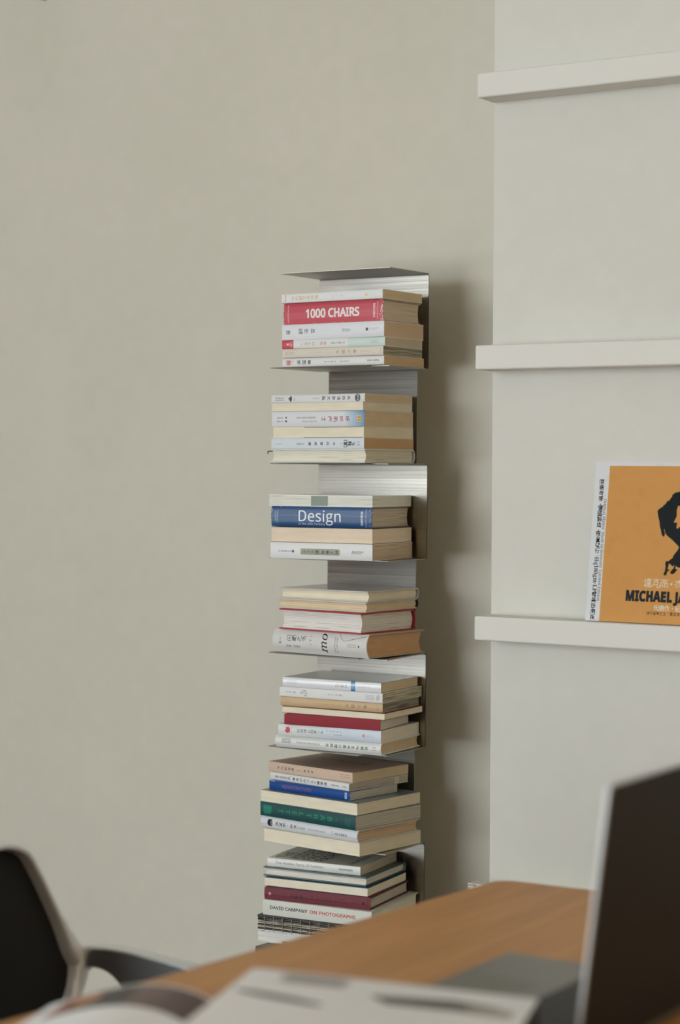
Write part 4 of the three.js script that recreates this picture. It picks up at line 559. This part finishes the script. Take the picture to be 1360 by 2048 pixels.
// ---------------------------------------------------------------- the table
const TABLE = 0.74;
{
  const A = [0.554, 0.544], t = thing('table', 'long orange-brown wooden table in the foreground, out of focus', 'table', [A[0], 0, A[1]]);
  const far = [Math.cos(R(-4)), Math.sin(R(-4))], left = [-0.0854, 0.9963], Wd = 1.05, L = 1.95;
  const P = (u, v) => new THREE.Vector2(far[0] * u + left[0] * v, far[1] * u + left[1] * v), c = [P(0, 0), P(Wd, 0), P(Wd, 0).add(P(0.06, L)), P(0, L)];
  const s = new THREE.Shape(), r = 0.03;
  c.forEach((p, i) => { const a = c[(i + 3) % 4], b = c[(i + 1) % 4], pa = p.clone().add(a.clone().sub(p).setLength(r)), pb = p.clone().add(b.clone().sub(p).setLength(r)); if (i) s.lineTo(pa.x, -pa.y); else s.moveTo(pa.x, -pa.y); s.quadraticCurveTo(p.x, -p.y, pb.x, -pb.y); });
  s.closePath();
  const g = new THREE.ExtrudeGeometry(s, { depth: 0.024, bevelEnabled: true, bevelSize: 0.003, bevelThickness: 0.003, bevelOffset: -0.003, bevelSegments: 3, curveSegments: 8 }); g.rotateX(-Math.PI / 2); g.translate(0, TABLE - 0.027, 0);
  const p = g.attributes.position, uv = g.attributes.uv; for (let i = 0; i < p.count; i++) uv.setXY(i, p.getZ(i), p.getX(i) + p.getY(i));
  part('tabletop', g, M.table, t);
  const leg = box(0.05, TABLE - 0.03, 0.05, 0, 0, 0, 0.006);
  for (const [u, v] of [[0.1, 0.12], [Wd - 0.1, 0.12], [Wd - 0.08, L - 0.12], [0.1, L - 0.12]]) { const q = P(u, v), m = part('leg', leg, M.darkMetal, t); m.position.set(q.x, 0, q.y); }
  for (const v of [0.12, L - 0.12]) { const q = P(Wd / 2, v), m = part('crossbar', box(Wd - 0.2, 0.04, 0.03, 0, TABLE - 0.068, 0), M.darkMetal, t); m.position.set(q.x, 0, q.y); m.rotation.y = R(4); }
}

// ---------------------------------------------------------------- open laptop, seen from behind its lid
{
  const XF = 0.785, XH = 1.038, ZN = 1.3, ZF = 0.955, W = ZN - ZF, D = XH - XF, y = TABLE + 0.0003;
  const t = thing('laptop', 'open laptop with a black lid back and grey keyboard deck on the table', 'laptop', [(XF + XH) / 2, y, (ZN + ZF) / 2]);
  const alu = std({ color: '#8f9089', metalness: 0.75, roughness: 0.42 }), silver = std({ color: '#c9ccce', metalness: 0.8, roughness: 0.35 }), key = coverMat('#343534', 0.5), deck = std({ color: '#8b8b83', metalness: 0.55, roughness: 0.5 });
  const base = part('base', box(D, 0.0125, W, 0, 0.0012, 0, 0.005), alu, t);
  part('keyboard_tray', box(0.105, 0.0005, W - 0.03, 0.048, 0.0136, 0), coverMat('#7b7c74', 0.6), base);
  part('trackpad', box(0.075, 0.0005, 0.125, -0.068, 0.0134, 0), deck, base);
  const kg = new RoundedBoxGeometry(0.0155, 0.0016, 0.0165, 1, 0.0006), keys = [];
  for (let r = 0; r < 5; r++) for (let k = 0; k < 14; k++) { const m = part('key', kg, key, base); m.position.set(0.008 + r * 0.019 + 0.002, 0.0148, -W / 2 + 0.028 + k * 0.0187 + (r % 2) * 0.002); }
  for (const [sx, sz] of [[1, 1], [1, -1], [-1, 1], [-1, -1]]) { const g = new THREE.CylinderGeometry(0.006, 0.006, 0.0015, 16); g.translate(sx * (D / 2 - 0.02), 0.0006, sz * (W / 2 - 0.02)); part('foot', g, key, t); }
  // lid, turned a little past upright away from the keyboard
  const L = 0.266, lid = part('lid', (() => { const g = new RoundedBoxGeometry(0.0052, L, W, 4, 0.0024); g.translate(0, L / 2, 0); return g; })(), silver, t);
  lid.position.set(D / 2 + 0.001, 0.011, 0); lid.rotation.z = -R(7);
  const plate = (w, h, d, r) => { const s = new THREE.Shape(); s.moveTo(-w / 2 + r, 0); s.lineTo(w / 2 - r, 0); s.quadraticCurveTo(w / 2, 0, w / 2, r); s.lineTo(w / 2, h - r); s.quadraticCurveTo(w / 2, h, w / 2 - r, h); s.lineTo(-w / 2 + r, h); s.quadraticCurveTo(-w / 2, h, -w / 2, h - r); s.lineTo(-w / 2, r); s.quadraticCurveTo(-w / 2, 0, -w / 2 + r, 0); const g = new THREE.ExtrudeGeometry(s, { depth: d, bevelEnabled: false }); g.rotateY(Math.PI / 2); return g; };
  const skin = part('lid_cover', plate(W - 0.0035, L - 0.0035, 0.0005, 0.008), std({ color: '#0f0d0b', roughness: 0.6 }), lid); skin.position.set(0.0024, 0.0018, 0); skin.userData.label = 'matt black lid cover';
  const scr = part('screen', plate(W - 0.012, L - 0.016, 0.0004, 0.005), std({ color: '#08090a', roughness: 0.15 }), lid); scr.position.set(-0.0029, 0.011, 0);
  { // round glossy emblem with a bite and a leaf
    const s = new THREE.Shape(), k = 0.001; s.moveTo(0, 14 * k); s.bezierCurveTo(6 * k, 20 * k, 20 * k, 17 * k, 20 * k, 15 * k); s.bezierCurveTo(11 * k, 9 * k, 13 * k, -3 * k, 21 * k, -6 * k); s.bezierCurveTo(17 * k, -18 * k, 10 * k, -26 * k, 0, -22 * k); s.bezierCurveTo(-12 * k, -27 * k, -22 * k, -12 * k, -22 * k, 2 * k); s.bezierCurveTo(-22 * k, 18 * k, -8 * k, 20 * k, 0, 14 * k);
    const leaf = new THREE.Shape(); leaf.moveTo(0, 20 * k); leaf.bezierCurveTo(0, 27 * k, 5 * k, 31 * k, 10 * k, 32 * k); leaf.bezierCurveTo(10 * k, 25 * k, 6 * k, 20 * k, 0, 20 * k);
    const g = merged([s, leaf].map((q) => new THREE.ExtrudeGeometry(q, { depth: 0.0004, bevelEnabled: false, curveSegments: 16 }))); g.rotateY(Math.PI / 2);
    const e = part('emblem', g, phys({ color: '#04060b', roughness: 0.35, specularIntensity: 0.4 }), lid); e.position.set(0.0029, L / 2 - 0.004, -0.065); e.userData.label = 'glossy black emblem';
  }
  const hg = new THREE.CylinderGeometry(0.004, 0.004, W - 0.06, 16); hg.rotateX(Math.PI / 2); hg.translate(D / 2 - 0.002, 0.0115, 0); part('hinge', hg, key, t);
}

// ---------------------------------------------------------------- open magazine lying near the camera
{
  const t = thing('open_magazine', 'open magazine with white and photographic pages lying over the near corner of the laptop', 'magazine', [0.669, TABLE + 0.0004, 1.348], R(18));
  const SL = -0.186, SR = 0.322, D = 0.29, N = 30;
  const under = (s) => 0.0006 + 0.0165 * smooth(Math.min(1, Math.max(0, (s - 0.06) / 0.045)));
  const low = (s) => 0.006 + 0.026 * Math.sin(Math.PI * 0.5 * Math.min(1, s / 0.05)), smooth = (v) => v * v * (3 - 2 * v);
  const top = (s) => s < 0 ? 0.007 + 0.024 * Math.sin(Math.PI * Math.min(1, s / SL) ** 0.75) + 0.010 * (1 - s / SL) : 0.017 + 0.044 * smooth(Math.min(1, s / 0.034)) - 0.010 * Math.max(0, (s - 0.034) / 0.288) ** 1.1;
  const sheet = (s0, s1, y0, y1, m, name, uvOf) => { const pr = []; for (let i = 0; i <= N; i++) { const s = s0 + (s1 - s0) * i / N; pr.push([-s, y1(s)]); } for (let i = N; i >= 0; i--) { const s = s0 + (s1 - s0) * i / N; pr.push([-s, y0(s)]); } const g = prism(pr, D, uvOf, 0.5); g.rotateY(-Math.PI / 2); g.translate(0, 0, D / 2); return part(name, g, m, t); };
  const leftPrint = canvasMap(512, 660, (g, w, h) => { g.fillStyle = '#fbfdff'; g.fillRect(0, 0, w, h); const q = g.createLinearGradient(0, 0, w, 0); q.addColorStop(0, '#b0754f'); q.addColorStop(0.2, '#8f4f3c'); q.addColorStop(0.36, '#2c2420'); q.addColorStop(0.52, '#3a2e2c'); q.addColorStop(0.6, '#715c5a'); q.addColorStop(0.85, '#5d4644'); q.addColorStop(1, '#4f2f2f'); g.fillStyle = q; g.fillRect(60, 10, w - 60, 185); g.fillStyle = '#c98a5e'; g.beginPath(); g.ellipse(150, 80, 34, 50, 0.2, 0, 7); g.fill(); g.fillStyle = '#201d1b'; g.fillRect(200, 60, 90, 130); });
  const rightPrint = canvasMap(512, 660, (g, w, h) => { g.fillStyle = '#fbfdff'; g.fillRect(0, 0, w, h); g.fillStyle = '#62635f'; for (let i = 0; i < 9; i++) g.fillRect(105 + (i % 3) * 7, 14 + i * 9, 105, 6); g.fillStyle = '#565650'; g.beginPath(); g.moveTo(262, 120); g.lineTo(390, 88); g.lineTo(470, 110); g.lineTo(420, 170); g.lineTo(300, 175); g.closePath(); g.fill(); g.fillStyle = '#a8a894'; g.fillRect(420, 120, 70, 60); g.fillStyle = '#3b3c3f'; g.beginPath(); g.ellipse(140, 215, 80, 18, 0.35, 0, 7); g.fill(); });
  sheet(SL, 0, () => 0.0006, (s) => top(s) - 0.0006, pageMat('plain', '#d8d8d4'), 'page_block', (x, y, z) => [x + z, y]);
  sheet(0.0005, SR, under, (s) => low(s), std({ color: '#1c1d1d', map: PAGES.lined, roughness: 0.6 }), 'page_block', (x, y, z) => [x + z, y]).userData.label = 'dark printed pages underneath';
  sheet(0.0005, SR, (s) => low(s), (s) => top(s) - 0.0006, std({ color: '#7c8580', map: PAGES.lined, roughness: 0.7 }), 'page_block', (x, y, z) => [x + z, y]);
  sheet(SL, 0, (s) => top(s) - 0.0005, (s) => top(s), std({ map: leftPrint, roughness: 0.4 }), 'left_page', (x, y, z) => [1 - z / SL * -1, 0.5 - x / D]);
  sheet(0, SR, (s) => top(s) - 0.0005, (s) => top(s), std({ map: rightPrint, roughness: 0.4 }), 'right_page', (x, y, z) => [-z / SR, 0.5 - x / D]);
  part('cover', (() => { const g = new THREE.BoxGeometry(SR - SL + 0.004, 0.0005, D + 0.002); g.translate((SR + SL) / 2, 0.00025, D / 2); return g; })(), coverMat('#3a3c3c', 0.4), t);
}

// ---------------------------------------------------------------- swivel chair with a polished frame behind the table
{
  const cx = 0.1, cz = 1.155, t = thing('office_chair', 'black swivel chair with polished aluminium frame and arm behind the table', 'chair', [cx, 0, cz]);
  const satin = std({ color: '#f4f8ff', metalness: 0.35, roughness: 0.22 });
  const chrome = std({ color: '#e6eaee', metalness: 0.92, roughness: 0.3 }), black = std({ color: '#0c0c0d', roughness: 0.75 }), seatFabric = std({ color: '#111112', roughness: 0.9 });
  // outline of half the back (towards the wall), from the top middle down: [z, y]; the back leans a little
  const half = [[0, 0.812], [-0.09, 0.812], [-0.135, 0.808], [-0.162, 0.795], [-0.182, 0.765], [-0.208, 0.715], [-0.238, 0.66], [-0.2535, 0.634], [-0.243, 0.605], [-0.222, 0.58], [-0.18, 0.535], [-0.15, 0.47], [-0.13, 0.44]];
  const leanX = (y) => -(y - 0.64) * 0.12;
  const ring = [...half.map(([z, y]) => [z, y]), ...half.slice(1).reverse().map(([z, y]) => [-z, y])];
  const curve = new THREE.CatmullRomCurve3(ring.map(([z, y]) => new THREE.Vector3(leanX(y), y, z)), true, 'centripetal');
  // a flattened oval rail swept round the back: thin at the top, wide beside the arms
  const n = 180, m = 24, pos = [], idx = [];
  const wide = (y) => 1 + 1.7 * Math.exp(-(((y - 0.637) / 0.045) ** 2)), sq = (v) => Math.sign(v) * Math.abs(v) ** 0.55;
  for (let i = 0; i < n; i++) {
    const u = i / n, p = curve.getPointAt(u), tg = curve.getTangentAt(u), out = new THREE.Vector3(1, 0, 0).cross(tg).normalize(), k = wide(p.y);
    for (let j = 0; j < m; j++) { const q = j / m * Math.PI * 2, dx = 0.013 * sq(Math.cos(q)), w = 0.0062 * k * sq(Math.sin(q)) * (1 - 0.25 * dx / 0.013); pos.push(p.x + dx, p.y + out.y * w, p.z + out.z * w); }
  }
  for (let i = 0; i < n; i++) for (let j = 0; j < m; j++) { const a = i * m + j, b = i * m + (j + 1) % m, c = ((i + 1) % n) * m + j, d = ((i + 1) % n) * m + (j + 1) % m; idx.push(a, b, c, b, d, c); }
  const rg = new THREE.BufferGeometry(); rg.setAttribute('position', new THREE.Float32BufferAttribute(pos, 3)); rg.setAttribute('uv', new THREE.Float32BufferAttribute(new Array(pos.length / 3 * 2).fill(0), 2)); rg.setIndex(idx); rg.computeVertexNormals();
  part('back_frame', rg, satin, t);
  { const s = new THREE.Shape(); curve.getSpacedPoints(120).forEach((p, i) => { const q = [p.z * 0.975, 0.63 + (p.y - 0.63) * 0.975]; i ? s.lineTo(...q) : s.moveTo(...q); }); const g = new THREE.ExtrudeGeometry(s, { depth: 0.012, bevelEnabled: false }); g.rotateY(-Math.PI / 2); g.translate(0.012, 0, 0); const p = g.attributes.position; for (let i = 0; i < p.count; i++) { const y = p.getY(i); p.setX(i, p.getX(i) + leanX(y) - 0.016); } g.computeVertexNormals(); part('back_panel', toCreasedNormals(g, 0.6), black, t).userData.label = 'black padded back panel';
    const seam = new THREE.TubeGeometry(new THREE.CatmullRomCurve3([new THREE.Vector3(leanX(0.72) - 0.010, 0.715, -0.19), new THREE.Vector3(leanX(0.71) - 0.010, 0.708, 0), new THREE.Vector3(leanX(0.72) - 0.010, 0.715, 0.19)]), 20, 0.0022, 6); part('seam', seam, black, t); }
  // arms: flat polished loops
  const arm = new THREE.Shape();
  arm.moveTo(-0.012, 0.652); arm.bezierCurveTo(0.02, 0.66, 0.06, 0.663, 0.11, 0.66); arm.lineTo(0.24, 0.652); arm.bezierCurveTo(0.29, 0.648, 0.32, 0.644, 0.325, 0.634); arm.bezierCurveTo(0.325, 0.62, 0.29, 0.612, 0.25, 0.604); arm.bezierCurveTo(0.2, 0.59, 0.185, 0.53, 0.18, 0.44); arm.lineTo(0.115, 0.44); arm.bezierCurveTo(0.112, 0.52, 0.098, 0.6, 0.07, 0.618); arm.bezierCurveTo(0.05, 0.635, 0.02, 0.634, 0.008, 0.622); arm.bezierCurveTo(0.0, 0.612, -0.01, 0.61, -0.014, 0.62); arm.closePath();
  const ag = new THREE.ExtrudeGeometry(arm, { depth: 0.018, bevelEnabled: true, bevelSize: 0.004, bevelThickness: 0.004, bevelOffset: -0.004, bevelSegments: 4, curveSegments: 16 }); ag.translate(0, 0, -0.009);
  for (const sgn of [-1, 1]) { const a = part('arm', ag, chrome, t); a.position.set(0, 0, sgn * 0.262); }
  // seat, mechanism, column, five-star base
  const sg = new RoundedBoxGeometry(0.46, 0.055, 0.5, 5, 0.025); sg.translate(0.25, 0.43, 0); part('seat', sg, seatFabric, t);
  part('mechanism', box(0.2, 0.05, 0.16, 0.2, 0.355, 0, 0.01), M.darkMetal, t);
  const col = new THREE.CylinderGeometry(0.025, 0.03, 0.27, 20); col.translate(0.2, 0.225, 0); part('column', col, chrome, t);
  for (let k = 0; k < 5; k++) { const an = k * Math.PI * 0.4 + 0.3, s = new THREE.Shape(); s.moveTo(0.02, 0.07); s.lineTo(0.29, 0.062); s.lineTo(0.3, 0.072); s.lineTo(0.29, 0.085); s.lineTo(0.02, 0.115); s.closePath(); const g = new THREE.ExtrudeGeometry(s, { depth: 0.03, bevelEnabled: true, bevelSize: 0.004, bevelThickness: 0.004, bevelOffset: -0.004, bevelSegments: 2 }); g.translate(0, 0, -0.015); g.rotateY(-an); g.translate(0.2, 0, 0); const b = part('base_leg', g, chrome, t);
    const w = new THREE.CylinderGeometry(0.029, 0.029, 0.04, 18); w.rotateX(Math.PI / 2); w.rotateY(-an - 0.6); w.translate(0.2 + Math.cos(an) * 0.28, 0.029, Math.sin(an) * 0.28); part('castor', w, black, b); }
}
renderer.render(scene, camera);
